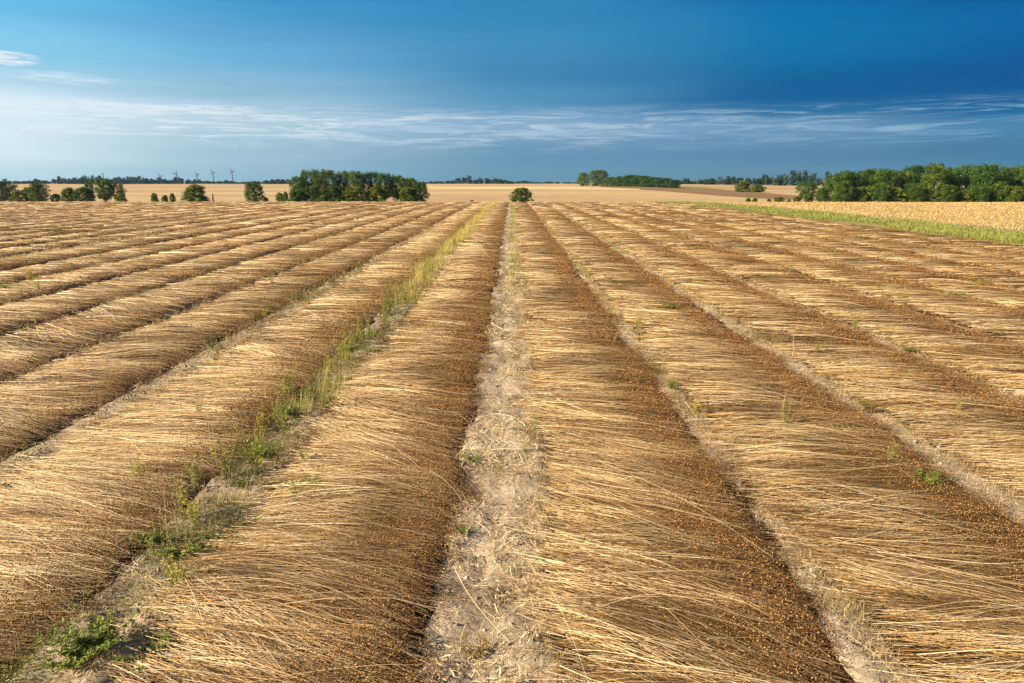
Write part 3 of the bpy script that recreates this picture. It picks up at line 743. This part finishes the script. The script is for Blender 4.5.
# ---------------------------------------------------------------- trees
def tube(path, r0, r1, ns=7):
    path = np.array(path, float); k = len(path)
    T = np.gradient(path, axis=0); T /= np.linalg.norm(T, axis=1, keepdims=True)
    ref = np.array([.9, .2, .1]); A = np.cross(T, ref); A /= np.linalg.norm(A, axis=1, keepdims=True); B = np.cross(T, A)
    a = np.linspace(0, 2*PI, ns, endpoint=False); r = np.linspace(r0, r1, k)[:, None, None]
    V = path[:, None]+(A[:, None]*np.cos(a)[None, :, None]+B[:, None]*np.sin(a)[None, :, None])*r
    I = np.arange(k*ns).reshape(k, ns); J = np.roll(I, -1, 1)
    Fq = np.stack([I[:-1], J[:-1], J[1:], I[1:]], -1).reshape(-1, 4)
    return V.reshape(-1, 3), Fq, np.ones((k*ns, 3))*np.array([.13, .1, .075])
def leaves_on(centres, rad, per, size, g, base):
    n = len(centres); c = np.repeat(centres, per, 0); r = np.repeat(rad, per, 0); m = len(c)
    d = g.normal(0, 1, (m, 3)); d /= np.linalg.norm(d, axis=1, keepdims=True)
    rr = g.random(m)[:, None]**.45
    p = c+d*r*rr
    nr = d+g.normal(0, .6, (m, 3)); nr[:, 2] += .3; nr /= np.linalg.norm(nr, axis=1, keepdims=True)
    a = np.cross(nr, g.normal(0, 1, (m, 3))); a /= np.linalg.norm(a, axis=1, keepdims=True); b = np.cross(nr, a)
    s = size*g.uniform(.5, 1.3, m)[:, None]
    V = np.stack([p-a*s*.6, p+b*s*.35+a*s*.05, p+a*s*.6, p-b*s*.4], 1).reshape(-1, 3)
    tone = np.repeat(g.uniform(.45, 1.6, n), per)*g.uniform(.7, 1.3, m)
    warm = np.repeat(g.random(n), per)[:, None]*.35
    col = np.array(base)*(1-warm)+np.array([base[0]*1.7, base[1]*1.15, base[2]*.8])*warm
    return V, np.arange(m*4).reshape(m, 4), np.repeat(np.clip(col*tone[:, None], 0, 1), 4, 0)
tv = {}
def tree_mesh(kind, v):
    """unit tree: height 1, crown width about 1"""
    if (kind, v) in tv: return tv[(kind, v)]
    g = np.random.default_rng(100+v*13+len(kind)*101)
    tr = []; base = (.052, .108, .012)
    if kind == 'round':  nc, lo, per, sz = 110, .07, 84, .034
    elif kind == 'tall': nc, lo, per, sz = 96, .15, 84, .034
    elif kind == 'bush': nc, lo, per, sz = 70, .04, 84, .055; base = (.080, .125, .012)
    elif kind == 'open': nc, lo, per, sz = 46, .20, 50, .050
    elif kind == 'spire': nc, lo, per, sz = 16, .12, 60, .075; base = (.03, .055, .018)
    H = .62
    if kind in ('bush',): H = .4
    tp = [(0, 0, -.03), (.01, .0, .15), (g.normal(0, .02), g.normal(0, .02), .4), (g.normal(0, .03), g.normal(0, .03), H+.15)]
    tr.append(tube(tp, .030, .010))
    cs, rs = [], []
    ph = g.uniform(0, 6.28, 3)
    for i in range(nc):
        q = (i+.5)/nc; z = lo+(.97-lo)*q
        if kind == 'spire': env = .34*(1-q)**.7+.03
        elif kind == 'bush': env = .50*math.sqrt(max(0.02, 1-q**2.6))
        elif kind in ('tall', 'open'): env = .46*math.sqrt(max(.05, 1-((q-.55)/.62)**2))
        elif kind == 'bush': pass
        else: env = .48*math.sqrt(max(.05, 1-((q-.42)/.70)**2))
        a = i*2.4+g.normal(0, .5); env *= 1+.16*math.sin(2*a+ph[0])+.10*math.sin(3*a+q*5+ph[1])
        s_ = g.uniform(.075, .14)*(1.0 if kind != 'spire' else .75)*(g.uniform(.9, 1.5) if kind == 'bush' else 1.1)
        rad = max(0, env-s_*(.7 if kind != 'bush' else .35))*(g.random()**.38)
        c = (math.cos(a)*rad, math.sin(a)*rad, min(z+g.normal(0, .015), 1-s_*g.uniform(.5, 1.3)))
        cs.append(c); rs.append((s_*1.1, s_*1.1, s_*.85))
        if i % 5 == 0 and kind != 'spire':
            z0 = max(.1, c[2]*.55); tr.append(tube([(0, 0, z0), (c[0]*.5, c[1]*.5, (z0+c[2])/2-.01), c], .011, .003, 5))
    lv = leaves_on(np.array(cs), np.array(rs), per, sz, g, base)
    a = mesh_np('trunk', *join(tr), True); b = mesh_np('crown', *lv, False)
    a.materials.append(M_BARK); b.materials.append(M_TREE)
    tv[(kind, v)] = (a, b); return tv[(kind, v)]
def tree(kind, v, px, wpx, ytop, Y, label, group=None, ybase=None, name='tree', cat='tree', depth=None):
    X = at(px, Y); zg = float(terr(X, Y)); zc = cam_z(Y, zg)
    yb = F*(CAMH-zg)/(math.cos(PITCH)*zc)+HY
    h = (yb-ytop)*zc/F*math.cos(PITCH)*1.02
    w = wpx*zc/F*1.08
    a, b = tree_mesh(kind, v % 5)
    o = link(name, None, None); o.location = (X, Y, zg-.02*h); o.scale = (w, w if depth is None else depth, h)
    o.rotation_euler = (0, 0, 0 if depth else (v*1.3+px) % 6.28)
    link('trunk', a, None, o); link('crown', b, None, o)
    tag(o, label, cat, group)
G1 = 'trees of the far left group'
tree('round', 0, 4, 26, 181.5, 262, 'dark tree cut by the left edge of the picture', G1)
tree('bush', 1, 20, 14, 190, 260, 'low shrub between the edge tree and the next dark tree', G1, name='shrub', cat='shrub')
tree('round', 2, 31, 14, 187, 261, 'narrow left half of the dark double tree near the left edge', G1)
tree('round', 3, 40, 19, 182.5, 259, 'taller right half of the dark double tree near the left edge', G1)
tree('bush', 4, 56, 11, 193.5, 259, 'small round dark bush between the double tree and the wide bush', G1, name='shrub', cat='shrub')
tree('bush', 0, 70, 17, 187.5, 259, 'left part of the wide light green bush by the spreading tree', G1, name='shrub', cat='shrub')
tree('bush', 2, 85, 20, 187.0, 257, 'right darker part of the wide bush by the spreading tree', G1, name='shrub', cat='shrub')
tree('open', 1, 91, 13, 179.5, 266, 'thin tree rising behind the wide bush', G1)
tree('tall', 2, 106, 20, 178, 258, 'tall light green spreading tree of the left group', G1)
tree('open', 3, 119, 17, 183, 260, 'loose airy tree right of the spreading tree', G1)
tree('bush', 3, 122, 11, 193, 256, 'small dark bush at the foot of the airy tree', G1, name='shrub', cat='shrub')
tree('bush', 0, 155, 8, 193, 258, 'leftmost and lightest of three small shrubs in the open field', 'small shrubs by the far field', name='shrub', cat='shrub')
tree('bush', 1, 165.5, 6.5, 195, 258, 'middle and darkest of three small shrubs in the open field', 'small shrubs by the far field', name='shrub', cat='shrub')
tree('bush', 2, 173, 5.5, 193, 258, 'rightmost of three small shrubs in the open field', 'small shrubs by the far field', name='shrub', cat='shrub')
tree('bush', 3, 197, 25, 184.5, 257, 'big rounded bright green bush standing alone on the left', name='bush', cat='bush')
tree('spire', 1, 213.5, 4, 193, 257, 'tiny narrow dark shrub right of the big rounded bush', 'small shrubs by the far field', name='shrub', cat='shrub')
tree('round', 4, 255, 20, 181.5, 257, 'single round dark tree left of the large copse', name='tree')
tree('bush', 4, 266, 6, 197, 256, 'tiny dark bush at the foot of the single round tree', 'small shrubs by the far field', name='shrub', cat='shrub')
tree('bush', 0, 280, 9, 192.5, 257, 'dark little bush left of the copse', 'small shrubs by the far field', name='shrub', cat='shrub')
tree('bush', 1, 286, 7, 191.5, 256, 'yellow green little bush touching the copse', 'small shrubs by the far field', name='shrub', cat='shrub')
G2 = 'trees of the large copse left of centre'
for i, (px, w, yt, kd, Y, lab) in enumerate([
    (300, 20, 176, 'round', 255, 'leafy lit tree at the left end of the copse'),
    (296, 13, 189, 'bush', 252, 'low light green bush skirting the left end of the copse'),
    (312, 22, 169, 'tall', 260, 'tall tree with light gaps near the left end of the copse'),
    (328, 24, 168.5, 'tall', 258, 'highest flat topped tree of the copse'),
    (344, 20, 170.5, 'tall', 262, 'dark tree right of the highest one in the copse'),
    (357, 20, 170.5, 'tall', 258, 'middle tree of the copse with a dense dark crown'),
    (372, 20, 171, 'tall', 261, 'rounded tree right of the middle of the copse'),
    (385, 19, 172.5, 'tall', 257, 'thinner tree with gaps below its crown in the copse'),
    (397, 19, 174, 'tall', 260, 'airy tree before the low gap of the copse'),
    (409, 25, 177, 'tall', 258, 'lower wide tree near the right end of the copse'),
    (421, 15, 181.5, 'round', 256, 'lowest tree at the right end of the copse'),
    (334, 26, 186, 'bush', 253, 'dark undergrowth bush below the highest copse tree'),
    (355, 24, 186, 'bush', 254, 'dark undergrowth bush below the middle of the copse'),
    (313, 20, 186, 'bush', 254, 'green undergrowth bush near the left end of the copse'),
    (376, 17, 186, 'bush', 254, 'undergrowth bush right of the copse middle'),
    (408, 20, 187, 'bush', 254, 'dark undergrowth bush near the right end of the copse')]):
    tree(kd, i, px, w, yt, Y, lab, G2, name='bush' if kd == 'bush' else 'tree', cat='bush' if kd == 'bush' else 'tree')
tree('bush', 2, 522, 20, 187.5, 256, 'lone dark round bush at the end of the central windrows', name='bush', cat='bush')
tree('bush', 3, 472, 4, 200, 200, 'tiny dark bush just over the field edge left of centre', name='shrub', cat='shrub')
G3 = 'hedgerow trees on the low rise right of centre'
for i, (px, w, yt, lab) in enumerate([
    (583, 12, 172.5, 'left light green tree of the tall pair starting the hedgerow'), (597, 17, 169.5, 'tallest and brightest tree of the hedgerow on the rise'),
    (612, 13, 177, 'low tree right of the tallest hedgerow tree'), (622, 12, 176, 'second low tree of the hedgerow on the rise'),
    (632, 13, 174.8, 'middle tree of the long hedgerow'), (643, 14, 175.5, 'wide tree past the middle of the hedgerow'),
    (653, 12, 177, 'light green tree near the right end of the hedgerow'), (664, 13, 178, 'dark tree second from the right end of the hedgerow'),
    (674, 9, 179.5, 'last tree at the right end of the hedgerow')]):
    tree('round', i, px, w*(1.15 if i < 2 else 1.75), yt, 690+i*-14, lab, G3)
tree('bush', 1, 743, 17, 180.5, 470, 'left and taller of the paired dark bushes beyond the ploughed strip', 'paired bushes', name='bush', cat='bush')
tree('bush', 4, 757, 15, 184, 462, 'right and lower of the paired dark bushes beyond the ploughed strip', 'paired bushes', name='bush', cat='bush')
G4 = 'shrubs in line before the right wood'
for i, (px, w, yt) in enumerate([(748, 6, 198), (755, 5, 198), (769, 4, 198.5), (779, 10, 196.5), (789, 4, 199), (797, 8, 196), (808, 9, 193)]):
    tree('bush', i, px, w, yt, 262, ['leftmost shrub of the row before the right wood', 'second shrub of the row, touching the leftmost', 'tiny single shrub in the row before the wood',
      'wider shrub in the middle of the row before the wood', 'smallest shrub right of the wider one', 'round shrub close to the right wood', 'largest shrub at the foot of the right wood'][i], G4, name='shrub', cat='shrub')
tree('round', 1, 807, 20, 181, 300, 'dark tree standing behind the left end of the right wood')
tree('round', 3, 822, 16, 187, 258, 'low tree at the left tip of the right wood', 'trees of the right wood')
G5 = 'trees of the right wood'
wl = [(834, 26, 174, 'sloping light green tree near the left tip of the right wood'), (846, 26, 170, 'left rounded tree of the right wood'), (866, 24, 169, 'second rounded tree of the right wood'),
      (881, 22, 168, 'dark tree before the notch in the right wood'), (897, 22, 170.5, 'lower tree in the notch of the right wood'), (911, 25, 164.5, 'broad high tree right of the notch'),
      (931, 24, 163.5, 'highest tree of the right wood'), (948, 19, 166.5, 'narrow tree right of the highest one'), (963, 24, 165, 'full dark tree right of the narrow one'),
      (983, 27, 164, 'broad olive topped tree in the right wood'), (1001, 20, 167, 'lower tree near the right edge'), (1015, 24, 164.5, 'tall tree at the right edge of the picture'), (1034, 26, 165, 'tree cut by the right edge of the picture')]
for i, (px, w, yt, lab) in enumerate(wl):
    tree('round', i+(i//5), px, w*1.1, yt, 258+(i % 3)*5, lab, G5)
# lower skirt trees at the front of the wood
for i, px in enumerate(range(842, 1040, 17)):
    tree('bush' if i % 2 else 'round', i, px+(i*7) % 5, 20, 181+(i*5) % 9, 250+(i % 2)*2, ['low front bush along the sunny foot of the right wood', 'low front tree along the sunny foot of the right wood'][(i+1) % 2], 'low growth at the foot of the right wood', name='bush' if i % 2 else 'tree', cat='bush' if i % 2 else 'tree')

# distant woods on the skyline: reads as one mass each
def wood(px0, px1, tops, Y, label, base=(.03, .055, .026)):
    g = np.random.default_rng(int(px0)+107)
    X0, X1 = at(px0, Y), at(px1, Y); n = max(3, int((X1-X0)/7)); cs, rs = [], []
    for i in range(n*3):
        t = g.random(); x = X0+(X1-X0)*t; y = Y+g.uniform(0, 35)
        yt = np.interp(t, np.linspace(0, 1, len(tops)), tops)
        zg = float(terr(x, y)); zc = cam_z(y, zg); yb = F*(CAMH-zg)/(math.cos(PITCH)*zc)+HY
        h = max(2., (yb-yt)*zc/F)*g.uniform(.5, 1.08)*(1+.12*math.sin(x/9.)+.1*math.sin(x/3.7))
        r = g.uniform(4, 7)
        for q in (.2, .5, .8):
            cs.append((x+g.normal(0, 1), y, zg+h*q)); rs.append((r*(1.1-q*.4), r*(1.1-q*.4), h*.23))
    V, Fq, Cc = leaves_on(np.array(cs), np.array(rs), 42, 2.3, g, base)
    tag(link('distant_wood', mesh_np('distant_wood', V, Fq, Cc, False), M_FARTREE), label, 'wood', kind='stuff')
wood(-20, 62, [177, 180, 181, 178.5, 181, 181.5, 178, 181, 179, 177, 180], 1380, 'low bluish wood on the skyline at the far left')
wood(62, 110, [179, 178, 175.5, 175, 176, 178], 1350, 'taller bluish trees on the skyline behind the left tree group')
wood(110, 145, [177, 175.5, 176, 178.5], 1340, 'dense rounded skyline wood right of the left tree group')
wood(145, 192, [182, 178.5, 178, 179.5, 177.5, 178, 180.5, 178], 1400, 'skyline wood below the wind turbines')
wood(192, 285, [180, 181.5, 180, 181.5, 182, 181.5, 181, 181.5], 1500, 'thin broken treeline on the skyline between turbines and copse')
wood(264, 292, [180, 178.5, 179.5], 1380, 'small skyline wood just left of the copse')
wood(424, 512, [182, 181.5, 180.5, 176.8, 177.5, 178, 178.5, 181.5], 1400, 'dark treeline on the skyline right of the copse')
wood(512, 580, [182.6, 180.5, 182.6, 181.5, 182.6, 182.2], 1500, 'tiny scattered trees on the skyline right of centre')
wood(676, 712, [180, 178.5, 180], 1250, 'small skyline trees right of the hedgerow')
wood(706, 748, [179, 176, 176.5, 177.5], 1150, 'dark skyline wood behind the paired bushes')
wood(744, 780, [177, 176, 173.8, 175.5], 1100, 'humped skyline wood right of the paired bushes')
wood(776, 838, [175, 173.5, 172.5, 172.2, 172.6, 173], 1000, 'highest skyline wood left of the right wood')
wood(838, 1060, [174, 172, 172, 173, 172], 1050, 'far wood behind the right wood')
def hedge_mass(): pass
tree('spire', 0, 104, 3.0, 172.5, 1330, 'tall narrow dark conifer on the far left skyline', name='conifer')

# ---------------------------------------------------------------- wind turbines
def box_tube(p0, p1, r0, r1, ns=8): return tube([p0, tuple((np.array(p0)+np.array(p1))/2), p1], r0, r1, ns)
def blade_mesh(L):
    st = []
    for s, c, t in [(0, 1.6, 1.4), (.08, 2.6, 1.2), (.25, 3.6, .9), (.6, 2.4, .5), (1, .8, .2)]:
        z = s*L; st.append([(-c*.5, -t*.5, z), (c*.5, -t*.3, z), (c*.5, t*.3, z), (-c*.5, t*.5, z)])
    V = np.array(st).reshape(-1, 3); Fq = []
    for i in range(4):
        for j in range(4):
            Fq.append([i*4+j, i*4+(j+1) % 4, (i+1)*4+(j+1) % 4, (i+1)*4+j])
    Fq.append([16, 17, 18, 19]); return mesh_np('blade', V, Fq, None, False)
TM = {}
for i, (px, yhub, ang, yaw, lab) in enumerate([(161, 176.3, 90, 12, 'leftmost and lowest wind turbine on the skyline'), (177, 173.8, 20, 25, 'second turbine from the left, with a blade pointing up'),
        (198, 174.8, 88, 10, 'middle wind turbine of the five'), (214, 172.8, 92, 12, 'fourth wind turbine from the left'), (233, 171.8, 91, 8, 'rightmost wind turbine, tallest on the skyline')]):
    Y = 3300.; X = at(px, Y); zg = float(terr(X, Y)); zc = cam_z(Y, zg)
    yb = F*(CAMH-zg)/(math.cos(PITCH)*zc)+HY; h = (yb-yhub)*zc/F
    o = empty('wind_turbine', (X, Y, zg-1), R(yaw)); tag(o, lab, 'wind turbine', 'wind turbines on the left skyline')
    link('tower', mesh_np('tower', *box_tube((0, 0, 0), (0, 0, h), 3.0, 1.6), True), M_TURB, o)
    link('nacelle', mesh_np('nacelle', *box_tube((0, -5, h+1.6), (0, 6, h+1.6), 2.2, 1.9), True), M_TURB, o)
    if 'b' not in TM: TM['b'] = blade_mesh(17)
    hub = link('rotor_hub', mesh_np('rotor_hub', *box_tube((0, -1.4, 0), (0, 1.4, 0), 1.1, 1.7), True), M_TURB, o); hub.location = (0, -6.4, h+1.6)
    for k in range(3):
        b = link('blade', TM['b'], M_TURB, hub); b.rotation_euler = (0, R(ang+120*k), 0)

# small pale stone by the verge
sg = np.random.default_rng(3); pts, fs = blobs(np.zeros((1, 3)), np.array([.16]), np.array([[.7, .68, .62]]))[:2]
import bmesh
bm = bmesh.new(); bmesh.ops.create_icosphere(bm, subdivisions=3, radius=.09)
for v in bm.verts:
    c = v.co; q = .8+.25*float(vn(c.x*9+3, c.y*9+c.z*7, 5)); v.co = (c.x*q*1.3, c.y*q, c.z*q*.6)
me = bpy.data.meshes.new('stone'); bm.to_mesh(me); bm.free()
for p in me.polygons: p.use_smooth = True
X, Y = hit(1017, 248, 5, 40); o = link('stone', me, plain('pale_stone', (.72, .7, .64), .8)); o.location = (X, Y, float(ground_z(X, Y))+.01)
tag(o, 'small white stone at the right edge, at the foot of the grass strip', 'stone')

# ---------------------------------------------------------------- haze
HZ = mat_new('haze_air'); m, nt, b = HZ; nt.nodes.remove(b)
pv = N(nt, 'ShaderNodeVolumePrincipled'); pv.inputs['Color'].default_value = (.30, .60, .95, 1); pv.inputs['Density'].default_value = .00006
pv.inputs['Anisotropy'].default_value = 0.2
nt.links.new(pv.outputs[0], nt.nodes['Material Output'].inputs['Volume'])
v = np.array([[x, y, z] for x in (-5300, 5300) for y in (-120, 6450) for z in (-27, 110)], float)
hz = link('haze', mesh_np('haze', v, [[0, 1, 3, 2], [4, 6, 7, 5], [0, 4, 5, 1], [2, 3, 7, 6], [0, 2, 6, 4], [1, 5, 7, 3]]), m)
tag(hz, 'faint blue haze over the far fields', 'haze', kind='stuff')

# ---------------------------------------------------------------- light and sky
EL, AZ = 27., -112.   # sun elevation, azimuth measured from the view direction (+Y), negative to the left
sun = bpy.data.lights.new('sun', 'SUN'); sun.energy = 5.0; sun.angle = R(.5); sun.color = (1, .84, .60)
so = bpy.data.objects.new('sun', sun); C.objects.link(so)
so.rotation_euler = (R(90-EL), 0, R(180-AZ)); so.location = (-30, -15, 40)
w = bpy.data.worlds.new('World'); bpy.context.scene.world = w; w.use_nodes = True
nt = w.node_tree; bg = nt.nodes['Background']
sk = N(nt, 'ShaderNodeTexSky', sky_type='NISHITA'); sk.sun_disc = False; sk.sun_elevation = R(EL); sk.sun_rotation = R(AZ)
g = N(nt, 'ShaderNodeTexCoord').outputs['Generated']
sp = N(nt, 'ShaderNodeSeparateXYZ'); nt.links.new(g, sp.inputs[0])
az = math_(nt, 'ARCTAN2', sp.outputs[0], sp.outputs[1])
el = math_(nt, 'ARCSINE', sp.outputs[2])
u = math_(nt, 'MULTIPLY', az, 1/.64); v_ = math_(nt, 'MULTIPLY', el, 1/.232)
cv = N(nt, 'ShaderNodeCombineXYZ'); nt.links.new(u, cv.inputs[0]); nt.links.new(v_, cv.inputs[1])
wn = noise(nt, mapping(nt, cv.outputs[0], (1.6, 5, 1)), 1, 5, .55, .3)
wn2 = noise(nt, mapping(nt, cv.outputs[0], (1.1, 2.2, 1)), 1, 4, .5, .2)
vw = math_(nt, 'ADD', v_, math_(nt, 'MULTIPLY_ADD', wn, .07, -.035))
EX = 1.0   # exposure used below; sky colours are given as seen
def S(r, g_, b_):
    f = lambda c: ((c/255+.055)/1.055)**2.4 if c > 10 else c/255/12.92
    k = 2**-EX/.06
    return (f(r)*k, f(g_)*k, f(b_)*k)
vf = math_(nt, 'MULTIPLY', vw, .5, clamp=True)
def sramp(st): return ramp(nt, [(p*.5, S(*c)) for p, c in st], vf, 'EASE').outputs[0]
c0 = sramp([(0, (208, 230, 236)), (.18, (224, 243, 248)), (.38, (216, 237, 248)), (.50, (178, 218, 238)), (.60, (140, 206, 236)), (.85, (108, 190, 235)), (1.3, (70, 150, 205))])
c1 = sramp([(0, (150, 184, 200)), (.14, (166, 198, 214)), (.34, (176, 206, 224)), (.50, (146, 190, 217)), (.68, (104, 174, 216)), (1., (58, 148, 204)), (1.4, (40, 120, 175))])
c2 = sramp([(0, (100, 146, 170)), (.14, (100, 145, 178)), (.34, (134, 174, 206)), (.45, (86, 148, 188)), (.60, (68, 140, 184)), (1., (52, 138, 190)), (1.4, (40, 110, 160))])
c3 = sramp([(0, (92, 134, 156)), (.14, (88, 134, 170)), (.30, (112, 154, 188)), (.37, (40, 112, 160)), (.46, (0, 94, 152)), (.78, (6, 116, 172)), (1., (0, 104, 166)), (1.4, (10, 90, 145))])
c4 = sramp([(0, (66, 122, 152)), (.14, (62, 122, 156)), (.27, (68, 130, 172)), (.34, (10, 98, 152)), (.5, (0, 84, 148)), (.75, (0, 98, 160)), (1., (0, 82, 148)), (1.4, (10, 80, 130))])
uw = math_(nt, 'ADD', u, math_(nt, 'MULTIPLY_ADD', wn2, .24, -.12))
def msm(a, b, x):
    n = N(nt, 'ShaderNodeMapRange', interpolation_type='SMOOTHSTEP'); n.inputs[1].default_value = a; n.inputs[2].default_value = b
    nt.links.new(x, n.inputs[0]); return n.outputs[0]
c = mixc(nt, msm(-1.0, -.5, uw), c0, c1); c = mixc(nt, msm(-.58, .05, uw), c, c2); c = mixc(nt, msm(.0, .6, uw), c, c3); c = mixc(nt, msm(.52, 1., uw), c, c4)
# streaky thin cloud in the low band
s1 = noise(nt, mapping(nt, cv.outputs[0], (5, 26, 1), (0, 0, .03)), 1, 9, .68, 1.4)
band = math_(nt, 'MULTIPLY', msm(.14, .30, v_), math_(nt, 'SUBTRACT', 1, msm(.33, .45, vw)))
st = math_(nt, 'MULTIPLY', msm(.45, .62, s1), band)
cw = mixc(nt, msm(-.8, .9, u), S(232, 242, 248), S(134, 172, 200))
c = mixc(nt, math_(nt, 'MULTIPLY', st, .9), c, cw)
# bright puffs at the upper left and small ones along the band
def puff(u0, v0, ru, rv, thr, amt, col, sc=(15, 46, 1)):
    du = math_(nt, 'MULTIPLY', math_(nt, 'SUBTRACT', u, u0), 1/ru); dv = math_(nt, 'MULTIPLY', math_(nt, 'SUBTRACT', v_, v0), 1/rv)
    r2 = math_(nt, 'ADD', math_(nt, 'MULTIPLY', du, du), math_(nt, 'MULTIPLY', dv, dv))
    e = math_(nt, 'SUBTRACT', 1, r2, clamp=True)
    nn = noise(nt, mapping(nt, cv.outputs[0], sc, (0, 0, -.12)), 1, 6, .6, .8)
    return math_(nt, 'MULTIPLY', msm(thr, thr+.3, math_(nt, 'MULTIPLY', nn, e)), amt), col
for a in [(-.98, .57, .14, .07, .25, .95, S(245, 248, 250)), (-.86, .50, .16, .05, .28, .6, S(228, 241, 248)), (-.80, .37, .34, .05, .22, .8, S(228, 241, 248)), (-.2, .30, .34, .04, .26, .6, S(176, 204, 226)), (.2, .28, .3, .04, .28, .5, S(150, 186, 214)), (-.62, .38, .22, .045, .26, .9, S(222, 234, 242)), (-.50, .345, .12, .04, .24, .9, S(214, 228, 240)), (-.30, .33, .14, .03, .26, .7, S(196, 216, 232)), (.77, .27, .07, .018, .22, .8, S(150, 186, 210))]:
    f, col = puff(*a); c = mixc(nt, f, c, col)
# faint horizontal veils
s2 = noise(nt, mapping(nt, cv.outputs[0], (1.5, 9, 1), (0, 0, .05)), 1, 6, .6, .5)
veil = ramp(nt, [(.3, (.90, .93, .95)), (.7, (1.10, 1.07, 1.05))], s2)
c = mixc(nt, 1, c, veil.outputs[0], 'MULTIPLY')
# storm bank ahead, clear sky overhead and behind
front = math_(nt, 'MULTIPLY', math_(nt, 'SUBTRACT', 1, msm(.45, .95, el)), math_(nt, 'SUBTRACT', 1, msm(1.1, 1.9, math_(nt, 'ABSOLUTE', az))))
c = mixc(nt, front, sk.outputs[0], c)
nt.links.new(c, bg.inputs['Color']); bg.inputs['Strength'].default_value = .06

# ---------------------------------------------------------------- camera
cam = bpy.data.cameras.new('camera'); cam.sensor_width = 36; cam.lens = 36*F/1024; cam.clip_start = .05; cam.clip_end = 12000
co = bpy.data.objects.new('camera', cam); C.objects.link(co); co.location = (0, 0, CAMH); co.rotation_euler = (PI/2-PITCH, 0, 0)
sc = bpy.context.scene; sc.camera = co
sc.view_settings.view_transform = 'Standard'; sc.view_settings.look = 'None'; sc.view_settings.exposure = EX; sc.view_settings.gamma = 1
sc.cycles.max_bounces = 5; sc.cycles.diffuse_bounces = 2; sc.cycles.glossy_bounces = 1; sc.cycles.transmission_bounces = 1; sc.cycles.volume_bounces = 0
sc.cycles.use_denoising = True
